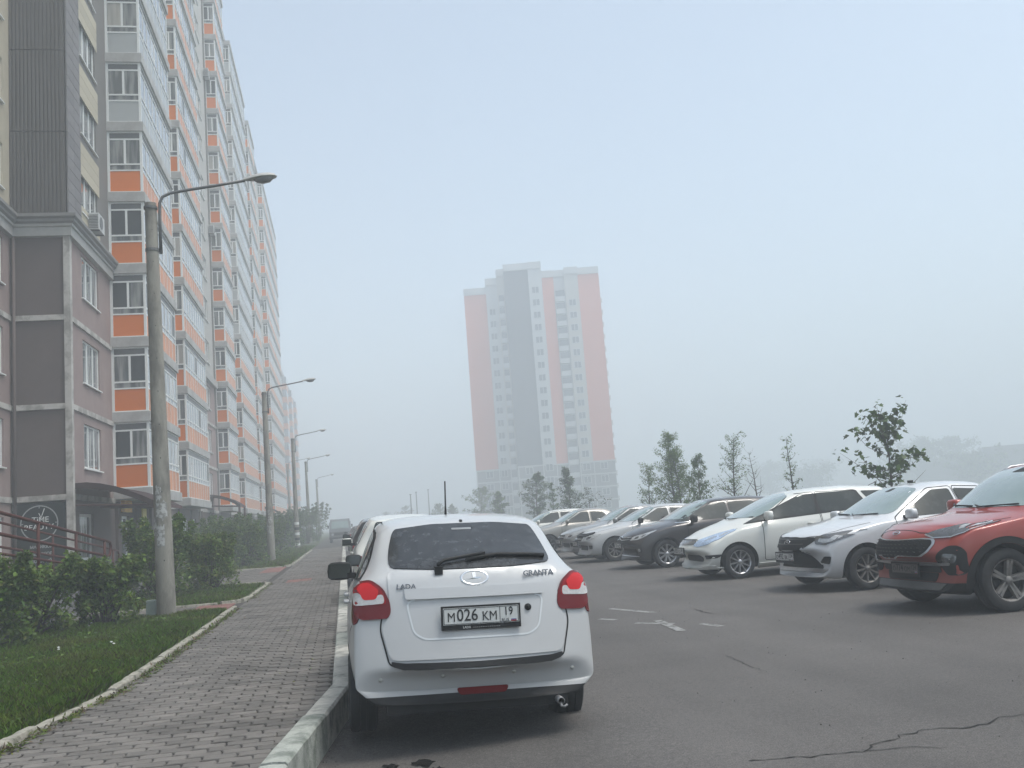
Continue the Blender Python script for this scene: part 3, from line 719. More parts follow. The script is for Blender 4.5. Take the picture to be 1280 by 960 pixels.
# air conditioner on the corner bay above the cornice
ac = empty('air_conditioner', (XW+.33, 34.25, 12.0)); tag(ac, 'small white air conditioner box under a window above the cornice', 'air conditioner')
MB().box(-.28, .05, -.42, .42, .22, .80).build('casing', M('ac_white', (.5, .5, .49), .5, var=.1), ac)
gr = MB()
for k in range(9): gr.box(-.26, .03, -.435, -.425, .26+.055*k, .285+.055*k)
gr.build('grille', M('ac_grille', (.12, .12, .12), .5), ac)
f_ = MB().lathe([(.0, .0), (.2, .0), (.22, .012)], 20, 'x', (.052, -.08, .51)); f_.build('fan_grille', M('ac_grille'), ac)
for y in (-.3, .3): MB().box(-.33, .06, y-.02, y+.02, .18, .22).box(-.33, -.29, y-.02, y+.02, -.05, .18).build('bracket', m_trans, ac)
for k, (yy, zz, xx) in enumerate(((66.6, 33.2, XW), (66.6, 21.8, XW), (110.9, 27.0, XW))):
    a2 = copy_tree(ac); a2.location = (xx+.33, yy, zz); a2['label'] = ('small air conditioner box high up beside the third balcony stack', 'lower air conditioner box beside the third balcony stack', 'air conditioner box near the far end of the block')[k]
# ================================================================ tower in the fog and other far buildings
TD = on_y(672, 600, 205.0); TA = math.atan2(TD.x, TD.y)
tw = empty('tower_block', (TD.x, TD.y, 0), -TA); tag(tw, 'tall orange and grey tower block fading into the fog beyond the car park', 'apartment building')
PXM = 1200/ (Vector((TD.x, TD.y, 0)).length)      # pixels per metre there
def U(px): return (px-660)/PXM
m_tor = M('tower_orange', (0.62, 0.13, 0.04), .8, var=.05, vscale=.2); m_tgr = M('tower_dark_grey', (0.035, 0.038, 0.050), .8, var=.06, vscale=.2)
m_twh = M('tower_white', (0.48, 0.48, 0.47), .8, var=.05, vscale=.2); m_tcr = M('tower_cream', (0.44, 0.41, 0.36), .8); m_tgl = M('tower_glass', (0.055, 0.06, 0.07), .25)
m_tbase = M('tower_base_grey', (0.17, 0.165, 0.165), .85, var=.08, vscale=.2)
def blk(px0, px1, y0, y1, z0, z1, mat, name='wall'): return MB().box(U(px0), U(px1), y0, y1, z0, z1).build(name, mat, tw)
BZ = 11.3
# (left px, right px, front offset, top z, material)
cols = [(583, 612, 4.0, 51.0, m_tor), (612, 627, 3.2, 52.8, m_twh), (627, 637, 1.0, 54.2, m_tcr), (637, 668, -1.2, 54.6, m_tgr), (668, 685, -1.6, 54.6, m_twh),
        (685, 700, .6, 52.9, m_tor), (700, 714, 1.0, 52.9, m_twh), (714, 731, -.3, 53.1, m_tcr), (731, 758, .2, 52.9, m_tor)]
for a, b_, yo, zt, mt in cols:
    blk(a+.02, b_-.02, yo, 17, BZ, zt, mt); blk(a+.02, b_-.02, yo+.12, 17, 0, BZ-.02, m_tbase, 'base_wall')
for a, b_, yo, zt, mt in cols: blk(a-.2, b_+.2, yo-.35, 17.2, zt, zt+1.5, m_twh, 'parapet')
for a, b_, yo, zt, mt in cols:      # pale grid on the base storeys
    for z in (2.7, 5.5, 8.3, 11.0): blk(a+.05, b_-.05, yo-.02, yo+.1, z, z+.32, m_twh, 'belt_course')
    blk(a+.1, a+1.3, yo-.06, yo+.1, 0, BZ, m_twh, 'pilaster')
wf = MB().box(-.85, .85, -.06, .06, 0, 1.55).mesh('window', m_twh); wp = MB().box(-.70, -.06, -.08, -.02, .12, 1.43).box(.06, .70, -.08, -.02, .12, 1.43).mesh('pane', m_tgl)
def twin(px, yo, z, s=1.0):
    o = link('window', wf, tw, (U(px), yo-.02, z)); link('pane', wp, o); o.scale = (s, 1, 1)
for k in range(18):
    z = 1.0+2.8*k
    twin(676, -1.6, z+.4); 
    if k < 17: twin(722, -.3, z); twin(619, 3.2, z, .9)
    if k < 4: twin(744, .2, z); twin(651, -1.2, z); twin(600, 4.0, z)
bal = MB().box(-1.05, 1.05, -1.0, .0, 0, 1.1).mesh('balcony', m_twh); bgl = MB().box(-1.0, 1.0, -.9, .0, 1.12, 2.45).mesh('glazing', m_tgl)
for k in range(17):
    z = 2.4+2.8*k; o = link('balcony', bal, tw, (U(707), 1.0, z)); link('glazing', bgl, o)
    o = link('balcony', bal, tw, (U(632), 1.0, z)); o.scale = (.55, .7, 1); link('glazing', bgl, o)
    if k < 17: o = link('balcony', bal, tw, (U(759), 6, z)); o.scale = (.5, 1, 1)
# second block further along the street, almost lost in the fog
b2 = empty('apartment_building', (-11.5, 203, 0)); tag(b2, 'second pale block almost lost in fog behind the long orange building', 'apartment building')
MB().box(-16, 0, 0, 60, 0, 34).build('wall', m_tbase, b2); MB().box(-16.2, .2, -.2, 60.2, 34, 35).build('parapet', m_corng, b2)
ws = MB().box(-.02, .05, -.8, .8, 0, 1.5).mesh('window', m_trans); bs = MB().box(0, 1.0, 0, 6.5, 0, 1.2).mesh('balcony', m_pale_o); bg_ = MB().box(.0, .95, .05, 6.45, 1.2, 2.7).mesh('glazing', m_spane)
for k in range(11):
    for y in (3, 24, 45): o = link('balcony', bs, b2, (0, y, 2.9+2.8*k)); link('glazing', bg_, o)
    for y in (13, 19, 35, 40, 56): link('window', ws, b2, (0, y, 3.9+2.8*k))
# a low building right across the verge
wq = MB().box(-.9, .9, -.05, .02, 0, 1.5).mesh('window', m_tgl)
p = on_y(1262, 590, 250); b4 = empty('low_building', (p.x, p.y, 0), -.55); tag(b4, 'long low flat roofed building fading in fog beyond the small maple', 'building')
MB().box(-6, 40, 0, 14, 0, 9.6).box(-24, -6, 2, 14, 0, 6.5).build('wall', m_tbase, b4); MB().box(-6.3, 40.3, -.3, 14.3, 9.6, 10.1).box(-24.3, -6.3, 1.7, 14.3, 6.5, 7.0).build('roof', m_corng, b4)
for k in range(2):
    for x in range(-4, 38, 4): link('window', wq, b4, (x, 0, 1.2+3*k))
# ================================================================ cars
def paint(name, col, metal=0.0, rough=.35, dirt_shade=(.09, .085, .08), dz=.55, damt=.55):
    """car paint with clear coat; road grime fades in towards the sills with a ragged edge; on white_paint it also paints in shade"""
    if name in MATS: return MATS[name]
    m = bpy.data.materials.new(name); m.use_nodes = True; MATS[name] = m; t = m.node_tree; b = t.nodes['Principled BSDF']
    tc = t.nodes.new('ShaderNodeTexCoord'); sx = t.nodes.new('ShaderNodeSeparateXYZ'); t.links.new(tc.outputs['Object'], sx.inputs[0])
    n = t.nodes.new('ShaderNodeTexNoise'); n.inputs['Scale'].default_value = 5; n.inputs['Detail'].default_value = 6; t.links.new(tc.outputs['Object'], n.inputs['Vector'])
    ad = t.nodes.new('ShaderNodeMath'); ad.operation = 'MULTIPLY_ADD'; ad.inputs[1].default_value = -.35; t.links.new(n.outputs['Fac'], ad.inputs[0]); t.links.new(sx.outputs['Z'], ad.inputs[2])
    mr = t.nodes.new('ShaderNodeMapRange'); mr.inputs[1].default_value = dz; mr.inputs[2].default_value = -.05; mr.inputs[3].default_value = 0; mr.inputs[4].default_value = damt; t.links.new(ad.outputs[0], mr.inputs[0])
    mx = t.nodes.new('ShaderNodeMix'); mx.data_type = 'RGBA'; mx.inputs['A'].default_value = (*col, 1); mx.inputs['B'].default_value = (*dirt_shade, 1)
    t.links.new(mr.outputs[0], mx.inputs['Factor']); t.links.new(mx.outputs['Result'], b.inputs['Base Color'])
    mrr = t.nodes.new('ShaderNodeMapRange'); mrr.inputs[2].default_value = max(damt, .01); mrr.inputs[3].default_value = rough; mrr.inputs[4].default_value = .75; t.links.new(mr.outputs[0], mrr.inputs[0]); t.links.new(mrr.outputs[0], b.inputs['Roughness'])
    mc = t.nodes.new('ShaderNodeMapRange'); mc.inputs[2].default_value = max(damt, .01); mc.inputs[3].default_value = .85; mc.inputs[4].default_value = .15; t.links.new(mr.outputs[0], mc.inputs[0]); t.links.new(mc.outputs[0], b.inputs['Coat Weight'])
    b.inputs['Metallic'].default_value = metal; b.inputs['Coat Roughness'].default_value = .05
    return m
m_blk = M('black_plastic', (.012, .012, .0125), .6, spec=.3, var=.2, vscale=20); m_gap = M('panel_gap', (.004, .004, .004), .9); m_well = M('wheel_well', (.008, .008, .008), .95)
m_rub = M('tyre_rubber', (.017, .017, .018), .85, var=.3, vscale=15, bump=.2, bscale=80)
m_alloy = M('alloy', (.42, .42, .43), .32, metal=.85, var=.15, vscale=12); m_steel = M('steel_rim', (.20, .20, .205), .5, metal=.6, var=.2, vscale=12)
m_chrome = M('chrome', (.62, .63, .64), .12, metal=1.0)
m_dirtyal = M('dirty_alloy', (.18, .17, .16), .55, metal=.5, var=.3, vscale=14)
m_red = M('tail_red', (.24, .003, .006), .22, spec=.3, coat=.15, var=.25, vscale=30); m_redd = M('tail_dark_red', (.125, .002, .004), .22, spec=.3, coat=.2); m_redl = M('tail_bright_red', (.52, .008, .010), .22, spec=.3, coat=.15)
m_clear = M('clear_lens', (.46, .44, .43), .10, spec=.8, coat=1.0, var=.25, vscale=60); m_lensd = M('headlamp_dark', (.05, .05, .052), .08, spec=.9, coat=1.0, var=.4, vscale=22)
m_lensb = M('headlamp_blue', (.36, .46, .62), .08, spec=.9, coat=1.0, var=.45, vscale=30); m_lensc = M('headlamp_clear', (.36, .37, .38), .08, spec=.9, coat=1.0, var=.45, vscale=26)
def carglass(name, col, col2, rough=.05, lo=.45, hi=.6, st=(9, 9, 1.4)):
    m = M(name, col, rough, spec=.9, coat=1.0, col2=col2, mixscale=1.6, mixlo=lo, mixhi=hi, stretch=st); m.node_tree.nodes['Principled BSDF'].inputs['Coat Roughness'].default_value = .02; return m
m_gws = carglass('windscreen_glass', (.17, .235, .222), (.20, .26, .245), .14, .4, .7, (2, 2, 2))
m_gsd = carglass('side_glass', (.018, .023, .022), (.05, .058, .056), .05, .5, .7, (2, 2, 2)); m_gsd.node_tree.nodes['Principled BSDF'].inputs['Coat Weight'].default_value = .15; m_gsd.node_tree.nodes['Principled BSDF'].inputs['Specular IOR Level'].default_value = .35
m_grw = carglass('dewy_rear_glass', (.018, .019, .020), (.045, .047, .05), .22, .46, .66); m_grw.node_tree.nodes['Principled BSDF'].inputs['Coat Weight'].default_value = .25; m_grw.node_tree.nodes['Principled BSDF'].inputs['Specular IOR Level'].default_value = .3
m_plate = M('plate_white', (.52, .53, .52), .5, var=.06, vscale=20); m_plated = M('dirty_plate', (.15, .13, .125), .7, var=.2, vscale=25); m_pink = M('plate_ink', (.012, .012, .013), .6)
m_pblue = M('flag_blue', (.02, .05, .25), .6); m_pred = M('flag_red', (.35, .02, .02), .6)

def lerp_curve(c, t):
    if t <= c[0][0]: return c[0][1]
    for (a, va), (b_, vb) in zip(c, c[1:]):
        if a <= t <= b_: return va + (vb-va)*(t-a)/max(1e-9, b_-a)
    return c[-1][1]
def smooth(x): x = max(0., min(1., x)); return x*x*(3-2*x)
def round_poly(P, r=.03, n=4):
    out_ = []; N = len(P)
    for i in range(N):
        a, b_, c = Vector(P[i-1]), Vector(P[i]), Vector(P[(i+1) % N])
        u = a-b_; v = c-b_; rr = min(r, u.length*.45, v.length*.45); p0 = b_+u.normalized()*rr; p1 = b_+v.normalized()*rr
        for k in range(n+1):
            s_ = k/n; out_.append(tuple(p0*(1-s_)**2 + b_*2*s_*(1-s_) + p1*s_**2))
    return out_

class Car:
    """Car body grown from a control net (stations along the length x section points), subdivided; lamps, glass, doors and trim are
    separate raised panels whose outlines are projected onto that body. Local axes: +X right, +Y forward, Z up, origin under the middle."""
    def __init__(s, name, S, label, cat='car', group=None):
        s.S = S; s.L = S['L']; s.W = S['W']/2
        s.root = empty(name); tag(s.root, label, cat, group)
        s.paint = S['paint']
        s.make_body()
    def y(s, t): return s.L/2 - t
    def make_body(s):
        S = s.S; L_, W_ = s.L, s.W
        ts = sorted({round(q, 4) for key in ('top', 'belt', 'hw', 'bot') for q, _ in S[key]} | {0.0, L_})
        res = []
        for t_ in ts:
            if not res or t_-res[-1] > .045: res.append(t_)
        ts = res
        if L_-ts[-1] > 1e-6: ts.append(L_)
        V = []; rows = []
        for t_ in ts:
            zt = lerp_curve(S['top'], t_); zs = min(lerp_curve(S['belt'], t_), zt-.012); zb = lerp_curve(S['bot'], t_); w_ = lerp_curve(S['hw'], t_)*W_
            k = smooth((zt-zs-.05)/.38); wr = S['wr']*W_*lerp_curve(S.get('wrc', [(0, 1), (L_, 1)]), t_); dz_ = zt-zs
            mid = zb+(zs-zb)*S.get('mid', .52)
            hood = [(.80, zs+dz_*.62), (.62, zs+dz_*.86), (.34, zs+dz_*.98)]
            sec = [(0, zb), (w_*.84, zb), (w_*.965, zb+.09), (w_, mid), (w_*S.get('wa', .99), zs-.075*S.get('shs', 1)), (w_*S.get('wsh', .955), zs)]
            cab = [(wr, zt-S.get('rd', .085)), (wr*.86, zt-.022), (wr*.5, zt-.002)]
            for (hx, hzz), (cx, cz) in zip(hood, cab): sec.append((hx*w_*(1-k)+cx*k, hzz*(1-k)+cz*k))
            sec.append((0, zt+(.006 if k > .5 else 0)))
            row = []
            for x, z in sec:
                u = abs(x)/W_
                dt = S['cf']*(u**2.3)*max(0, 1-t_/1.1)**1.3 - S['cr']*(u**2.3)*max(0, 1-(L_-t_)/.9)**1.3
                # windscreen and rear window are bowed in plan
                if z > zs+.02 and k > .02 and k < .999: dt += (S.get('bow', .10) if t_ < L_/2 else -S.get('rbow', .08))*(u/.7)**2*.8
                row.append((x, s.y(t_+dt), z))
            rows.append(row)
        n = len(rows[0]); idx = []
        for row in rows:
            r_ = []
            for x, y, z in row: V.append((x, y, z)); r_.append(len(V)-1)
            l_ = []
            for i, (x, y, z) in enumerate(row):
                if i in (0, n-1): l_.append(r_[i])
                else: V.append((-x, y, z)); l_.append(len(V)-1)
            idx.append((r_, l_))
        F = []
        for i in range(len(rows)-1):
            (ra, la), (rb_, lb) = idx[i], idx[i+1]
            for j in range(n-1): F.append((ra[j], rb_[j], rb_[j+1], ra[j+1])); F.append((la[j+1], lb[j+1], lb[j], la[j]))
        def cap(pr, rev):
            r_, l_ = pr
            for j in range(n-1):
                if j == 0: q = (r_[0], r_[1], l_[1])
                elif j == n-2: q = (r_[j], r_[j+1], l_[j])
                else: q = (r_[j], r_[j+1], l_[j+1], l_[j])
                F.append(tuple(reversed(q)) if rev else q)
        cap(idx[0], False); cap(idx[-1], True)
        me = bpy.data.meshes.new('body'); me.from_pydata(V, [], F); me.update()
        bm = bmesh.new(); bm.from_mesh(me); bmesh.ops.recalc_face_normals(bm, faces=bm.faces)
        cl = bm.edges.layers.float.get('crease_edge') or bm.edges.layers.float.new('crease_edge')
        bm.verts.ensure_lookup_table()
        def crease(j, val):
            for i in range(len(rows)-1):
                for side in (0, 1):
                    e = bm.edges.get((bm.verts[idx[i][side][j]], bm.verts[idx[i+1][side][j]]))
                    if e: e[cl] = val
        crease(5, S.get('crs', .35)); crease(1, .5); crease(6, .3)
        for tt, val in S.get('tcrease', []):
            i = min(range(len(ts)), key=lambda i_: abs(ts[i_]-tt))
            for side in (0, 1):
                for j in range(5, n-1):
                    e = bm.edges.get((bm.verts[idx[i][side][j]], bm.verts[idx[i][side][j+1]]))
                    if e: e[cl] = val
        bm.to_mesh(me); bm.free(); me.materials.append(s.paint); me.materials.append(m_well); me.materials.append(m_blk)
        o = bpy.data.objects.new('tmp', me); WORK.collection.objects.link(o)
        md = o.modifiers.new('s', 'SUBSURF'); md.levels = md.render_levels = S.get('sub', 2)
        # wheel arches
        cut = MB(); ra = S['ra']
        for t_ in (S['fo'], S['fo']+S['wb']):
            for sx_ in (-1, 1):
                x0, x1 = sorted((sx_*(W_-.34), sx_*(W_+.2))); cb_ = len(cut.v); nn = 40
                vs_ = []
                for X in (x0, x1):
                    for a in range(nn):
                        q = 2*math.pi*a/nn; cz = math.sin(q)*ra; vs_.append((X, s.y(t_)+math.cos(q)*ra*1.0, S['wr_'] + S.get('wz', 0) + (cz if cz > 0 else cz*1.6)))
                cut.add(vs_, [tuple(range(nn))[::-1], tuple(range(nn, 2*nn))]+[(a, (a+1) % nn, nn+(a+1) % nn, nn+a) for a in range(nn)])
        cme = cut.mesh('cut', m_well); bm = bmesh.new(); bm.from_mesh(cme); bmesh.ops.recalc_face_normals(bm, faces=bm.faces); bm.to_mesh(cme); bm.free()
        co = bpy.data.objects.new('cut', cme); WORK.collection.objects.link(co)
        full = evaluated_mesh(o)
        full.polygons.foreach_set('use_smooth', [True]*len(full.polygons)); full.update()
        s.bvh = BVHTree.FromPolygons([v.co for v in full.vertices], [p.vertices for p in full.polygons]); s.full = full
        bo = o.modifiers.new('b', 'BOOLEAN'); bo.object = co; bo.operation = 'DIFFERENCE'; bo.solver = 'EXACT'
        try: bo.material_mode = 'TRANSFER'
        except Exception: pass
        cutm = evaluated_mesh(o); cutm.name = 'body'
        bpy.data.objects.remove(o); bpy.data.objects.remove(co)
        names = [m_.name if m_ else '' for m_ in cutm.materials]
        cutm.polygons.foreach_set('use_smooth', [True]*len(cutm.polygons)); cutm.set_sharp_from_angle(angle=R(38))
        # dark plastic lower valance where asked
        lo = S.get('clad', None)
        if lo:
            bi = names.index('black_plastic')
            for p in cutm.polygons:
                if names[p.material_index] == s.paint.name:
                    tt = L_/2-p.center.y
                    if p.center.z < (lo[0] if tt < .9 else lo[2] if tt > L_-.7 else lo[1]): p.material_index = bi
        s.body = link('body', cutm, s.root)
    # ---- panels projected on the body
    DIRS = {'left': Vector((1, 0, 0)), 'right': Vector((-1, 0, 0)), 'front': Vector((0, -1, 0)), 'rear': Vector((0, 1, 0)), 'top': Vector((0, 0, -1))}
    def to3(s, view, u, v):
        if view == 'left': return Vector((-3, s.y(u), v))
        if view == 'right': return Vector((3, s.y(u), v))
        if view == 'front': return Vector((u, s.L/2+2, v))
        if view == 'rear': return Vector((u, -s.L/2-2, v))
        return Vector((u, s.y(v), 4))
    def cast(s, view, u, v):
        o = s.to3(view, u, v); d = s.DIRS[view]
        h = s.bvh.ray_cast(o, d)
        if h[0] is None:
            h2 = s.bvh.find_nearest(o + d*(3-s.W if view in ('left', 'right') else 2.2)); return h2[0], h2[1], h2[2]
        return h[0], h[1], h[2]
    def normal(s, p, fi):
        pl = s.full.polygons[fi]; vs_ = [s.full.vertices[i] for i in pl.vertices]
        wsum = Vector((0, 0, 0))
        for v in vs_:
            wgt = 1/max(1e-5, (v.co-p).length); wsum += v.normal*wgt
        return wsum.normalized()
    def panel(s, name, view, poly, mat, off=.004, parent=None, res=.05, rnd_=.03, skirt=True, mirror=False, clean=True):
        P = round_poly(poly, rnd_) if rnd_ else [tuple(p) for p in poly]
        # densify the outline
        D = []
        for a, b_ in zip(P, P[1:]+P[:1]):
            n = max(1, int(math.hypot(b_[0]-a[0], b_[1]-a[1])/res))
            for k in range(n): D.append((a[0]+(b_[0]-a[0])*k/n, a[1]+(b_[1]-a[1])*k/n))
        us = [p[0] for p in D]; vs_ = [p[1] for p in D]; nb = len(D); pts = [Vector(p) for p in D]
        gu, gv = np.meshgrid(np.arange(min(us)+res*.5, max(us), res), np.arange(min(vs_)+res*.5, max(vs_), res)); gu, gv = gu.ravel(), gv.ravel()
        if len(gu):
            A = np.array(D); B_ = np.roll(A, 1, 0)
            cr_ = ((A[:, 1][None] > gv[:, None]) != (B_[:, 1][None] > gv[:, None])) & (gu[:, None] < (B_[:, 0]-A[:, 0])[None]*(gv[:, None]-A[:, 1][None])/((B_[:, 1]-A[:, 1])[None]+1e-12)+A[:, 0][None])
            ok = (cr_.sum(1) % 2 == 1) & (((gu[:, None]-A[:, 0][None])**2+(gv[:, None]-A[:, 1][None])**2).min(1) > (res*.4)**2)
            pts += [Vector((float(a), float(b_))) for a, b_ in zip(gu[ok], gv[ok])]
        vo, _, fo, _, _, _ = geometry.delaunay_2d_cdt(pts, [(i, (i+1) % nb) for i in range(nb)], [list(range(nb))], 1, 1e-6)
        Vv = []; Nn = []
        for p in vo:
            loc, nr, fi = s.cast(view, p.x, p.y); nr = s.normal(loc, fi); Vv.append(loc+nr*off); Nn.append(nr)
        d = s.DIRS[view]; F = []
        bad = [n_.dot(d) > -.06 for n_ in Nn]
        for f_ in fo:
            a, b_, c = [Vv[i] for i in f_[:3]]
            if any(bad[i] for i in f_) or max((a-b_).length, (b_-c).length, (c-a).length) > res*5: continue
            nn = (b_-a).cross(c-a)
            F.append(tuple(f_) if nn.dot(d) < 0 else tuple(reversed(f_)))
        nt_ = len(Vv)
        if skirt:
            from collections import Counter
            ed = Counter(); dr = {}
            for f_ in F:
                for a, b_ in zip(f_, f_[1:]+f_[:1]): ed[frozenset((a, b_))] += 1; dr[frozenset((a, b_))] = (a, b_)
            low = {}
            for e, c in ed.items():
                if c == 1:
                    a, b_ = dr[e]
                    for i in (a, b_):
                        if i not in low: low[i] = len(Vv); Vv.append(Vv[i]-Nn[i]*(off+.004))
                    F.append((b_, a, low[a], low[b_]))
        me = bpy.data.meshes.new(name); me.from_pydata(Vv, [], F); me.materials.append(mat)
        me.polygons.foreach_set('use_smooth', [len(p.vertices) == 3 for p in me.polygons]); me.update()
        if skirt:
            me.set_sharp_from_angle(angle=R(55))
        return link(name, me, parent or s.root)
    def both(s, name, poly, mat, off=.004, **k):
        return [s.panel(name, v, poly, mat, off, **k) for v in ('left', 'right')]
    def line(s, name, view, pts, wd, mat, off=.0015, parent=None, res=.04):
        """thin strip following the body (shut lines, trims)"""
        P = []
        for a, b_ in zip(pts, pts[1:]):
            n = max(1, int(math.hypot(b_[0]-a[0], b_[1]-a[1])/res))
            for k in range(n): P.append(Vector((a[0]+(b_[0]-a[0])*k/n, a[1]+(b_[1]-a[1])*k/n)))
        P.append(Vector(pts[-1])); V = []; F = []
        for k, p in enumerate(P):
            d = (P[min(k+1, len(P)-1)]-P[max(k-1, 0)]).normalized(); nn = Vector((-d.y, d.x))*wd/2
            for q in (p+nn, p-nn):
                loc, nr, fi = s.cast(view, q.x, q.y); V.append(loc+nr*off)
            if k and (V[-1]-V[-3]).length < res*5 and (V[-1]-V[-2]).length < wd*4: F.append((2*k-2, 2*k-1, 2*k+1, 2*k))
        me = bpy.data.meshes.new(name); me.from_pydata(V, [], F); me.materials.append(mat); me.update(); return link(name, me, parent or s.root)
    def arch_trim(s, mat, w_=.07, off=.012, name='arch_trim', a0=-.1, a1=None):
        S = s.S
        for t_ in (S['fo'], S['fo']+S['wb']):
            for view in ('left', 'right'):
                r0 = S['ra']+.002; n = 26; poly = []
                for k in range(n+1):
                    q = a0+(math.pi-2*a0)*k/n; poly.append((t_+math.cos(q)*(r0+w_), S['wr_']+math.sin(q)*(r0+w_)))
                for k in range(n, -1, -1):
                    q = a0+(math.pi-2*a0)*k/n; poly.append((t_+math.cos(q)*r0, S['wr_']+math.sin(q)*r0))
                s.panel(name, view, poly, mat, off, rnd_=0, res=.06)
    def wheels(s, style, rim_mat, hub=.018, steer=0.0):
        S = s.S; r = S['wr_']; tw_ = S.get('tw', .195); rr = S.get('rim', r*.66)
        key = (round(r, 3), round(tw_, 3), round(rr, 3), style, rim_mat.name)
        if key not in WHEELS:
            h = tw_/2
            ty = MB(); ty.lathe([(rr*.97, -h*.85), (rr+.01, -h*.98), ((rr+r)/2, -h*1.03), (r-.028, -h*.97), (r-.008, -h*.86), (r, -h*.6), (r, -h*.32), (r-.008, -h*.30), (r-.008, -h*.22), (r, -h*.2), (r, h*.2), (r-.008, h*.22), (r-.008, h*.30), (r, h*.32), (r, h*.6), (r-.008, h*.86), (r-.028, h*.97), ((rr+r)/2, h*1.03), (rr+.01, h*.98), (rr*.97, h*.85)], 40, 'x')
            tyre = ty.mesh('tyre', m_rub, 'auto')
            rm = MB(); rm.lathe([(rr*.99, -h*.8), (rr*.90, -h*.7), (rr*.88, h*.5), (rr*.90, h*.72), (rr*.95, h*.84), (rr*1.0, h*.90), (rr*1.01, h*.84), (rr*.985, h*.75)], 36, 'x')
            X = h*.74; ns, tw2 = style
            for k in range(ns):
                a = 2*math.pi*k/ns+.15
                for dq in ((-tw2, tw2) if tw2 else (0,)):
                    c0, c1 = a+dq*1.2, a+dq*.7
                    p0 = Vector((X-.012, math.cos(c0)*rr*.16, math.sin(c0)*rr*.16)); p1 = Vector((X+.006, math.cos(c1)*rr*.92, math.sin(c1)*rr*.92))
                    tn = Vector((0, -math.sin(a), math.cos(a))); wa, wb_ = (rr*.085, rr*.065) if ns > 6 else (rr*.15, rr*.12)
                    if tw2: wa *= .8; wb_ *= .8
                    vs_ = []
                    for p, ww in ((p0, wa), (p1, wb_)):
                        vs_ += [p-tn*ww-Vector((.03, 0, 0)), p-tn*ww*.7+Vector((.012, 0, 0)), p+tn*ww*.7+Vector((.012, 0, 0)), p+tn*ww-Vector((.03, 0, 0))]
                    rm.add(vs_, [(0, 1, 5, 4), (1, 2, 6, 5), (2, 3, 7, 6), (3, 0, 4, 7), (4, 5, 6, 7)])
            rm.lathe([(0.001, X+.022), (rr*.12, X+.02), (rr*.19, X+.008), (rr*.21, X-.03)], 20, 'x')
            rim = rm.mesh('rim', rim_mat, 'auto')
            bk = MB(); bk.lathe([(0.001, h*.1), (rr*.6, h*.1), (rr*.62, h*.05), (rr*.89, 0)], 24, 'x'); back = bk.mesh('brake_disc', M('brake_dark', (.03, .03, .03), .6, metal=.3))
            WHEELS[key] = (tyre, rim, back)
        tyre, rim, back = WHEELS[key]
        for t_ in (S['fo'], S['fo']+S['wb']):
            for sx_ in (1, -1):
                e = empty('wheel', (sx_*(s.W-tw_/2-.012-S.get('inset', .02)), s.y(t_), r+S.get('wz', 0)), (0 if sx_ > 0 else math.pi)+(steer if t_ < 2 else 0), s.root)
                link('tyre', tyre, e); link('rim', rim, e); link('brake_disc', back, e)
    def mirror(s, t_, z, mat, cap=None, size=1.0, out=.0, shape=(.075, .105, .075)):
        for sx_, view in ((-1, 'left'), (1, 'right')):
            loc, nr, fi = s.cast(view, t_, z)
            mb = MB(); n, m_ = 12, 8; A, B_, C = [q*size for q in shape]; c = Vector((loc.x+sx_*(B_+.075+out), loc.y-.02, loc.z+.045*size))
            V = []
            for i in range(m_+1):
                ph = math.pi*i/m_
                for k in range(n):
                    q = 2*math.pi*k/n; f_ = lambda v: math.copysign(abs(v)**.55, v)
                    V.append((c.x+sx_*B_*f_(math.sin(ph)*math.cos(q)), c.y+A*(f_(math.cos(ph))*(1 if math.cos(ph) > 0 else .35)), c.z+C*f_(math.sin(ph)*math.sin(q))))
            F = [(i*n+k, i*n+(k+1) % n, (i+1)*n+(k+1) % n, (i+1)*n+k) for i in range(m_) for k in range(n)]
            if sx_ < 0: F = [tuple(reversed(f_)) for f_ in F]
            mo = mb.add(V, F).build('mirror', mat, s.root, smooth=True)
            MB().box(min(loc.x, c.x-sx_*B_*.6), max(loc.x, c.x-sx_*B_*.6), c.y-.03, c.y+.03, loc.z-.02, loc.z+.03).build('arm', m_blk, mo)
            gl = MB(); gl.box(c.x-B_*.84, c.x+B_*.84, c.y-A*.36-.002, c.y-A*.30, c.z-C*.78, c.z+C*.78); gl.build('mirror_glass', M('mirror_glass', (.10, .11, .11), .08, metal=.9), mo)
    def handle(s, t_, z, mat, w_=.16):
        for sx_, view in ((-1, 'left'), (1, 'right')):
            a, _, _ = s.cast(view, t_-w_/2, z); b_, _, _ = s.cast(view, t_+w_/2, z); o = Vector((sx_*.032, 0, 0))
            yield MB().tube([a, a+o*.9+(b_-a)*.12, b_+o*.9-(b_-a)*.12, b_], [.011, .014, .014, .011], 6).build('handle', mat, s.root, smooth=True)
    def plate(s, where, z, text, region, mats=(None, None), x=0.0, tilt=0.0, w_=.52, h_=.112, frame=True, tiny=None):
        loc, nr, fi = s.cast(where, x, z); sg_ = -1 if where == 'rear' else 1
        ext = [s.cast(where, x+a*w_/2, z+b_*h_*.7)[0].y for a in (-1, 0, 1) for b_ in (-1, 0, 1)]; yy = (min if where == 'rear' else max)(ext+[loc.y])
        e = empty('number_plate', (x, yy+sg_*.026, z), 0 if where == 'rear' else math.pi, s.root); e.rotation_euler = (tilt, 0, e.rotation_euler.z)
        pm, im = mats[0] or m_plate, mats[1] or m_pink
        if frame:
            fr = MB().box(-w_/2-.013, w_/2+.013, .0, .022, -h_/2-.034, h_/2+.013); fr.build('plate_frame', m_blk, e)
        MB().box(-w_/2, w_/2, -.004, .0, -h_/2, h_/2).build('plate', pm, e)
        bd = MB()
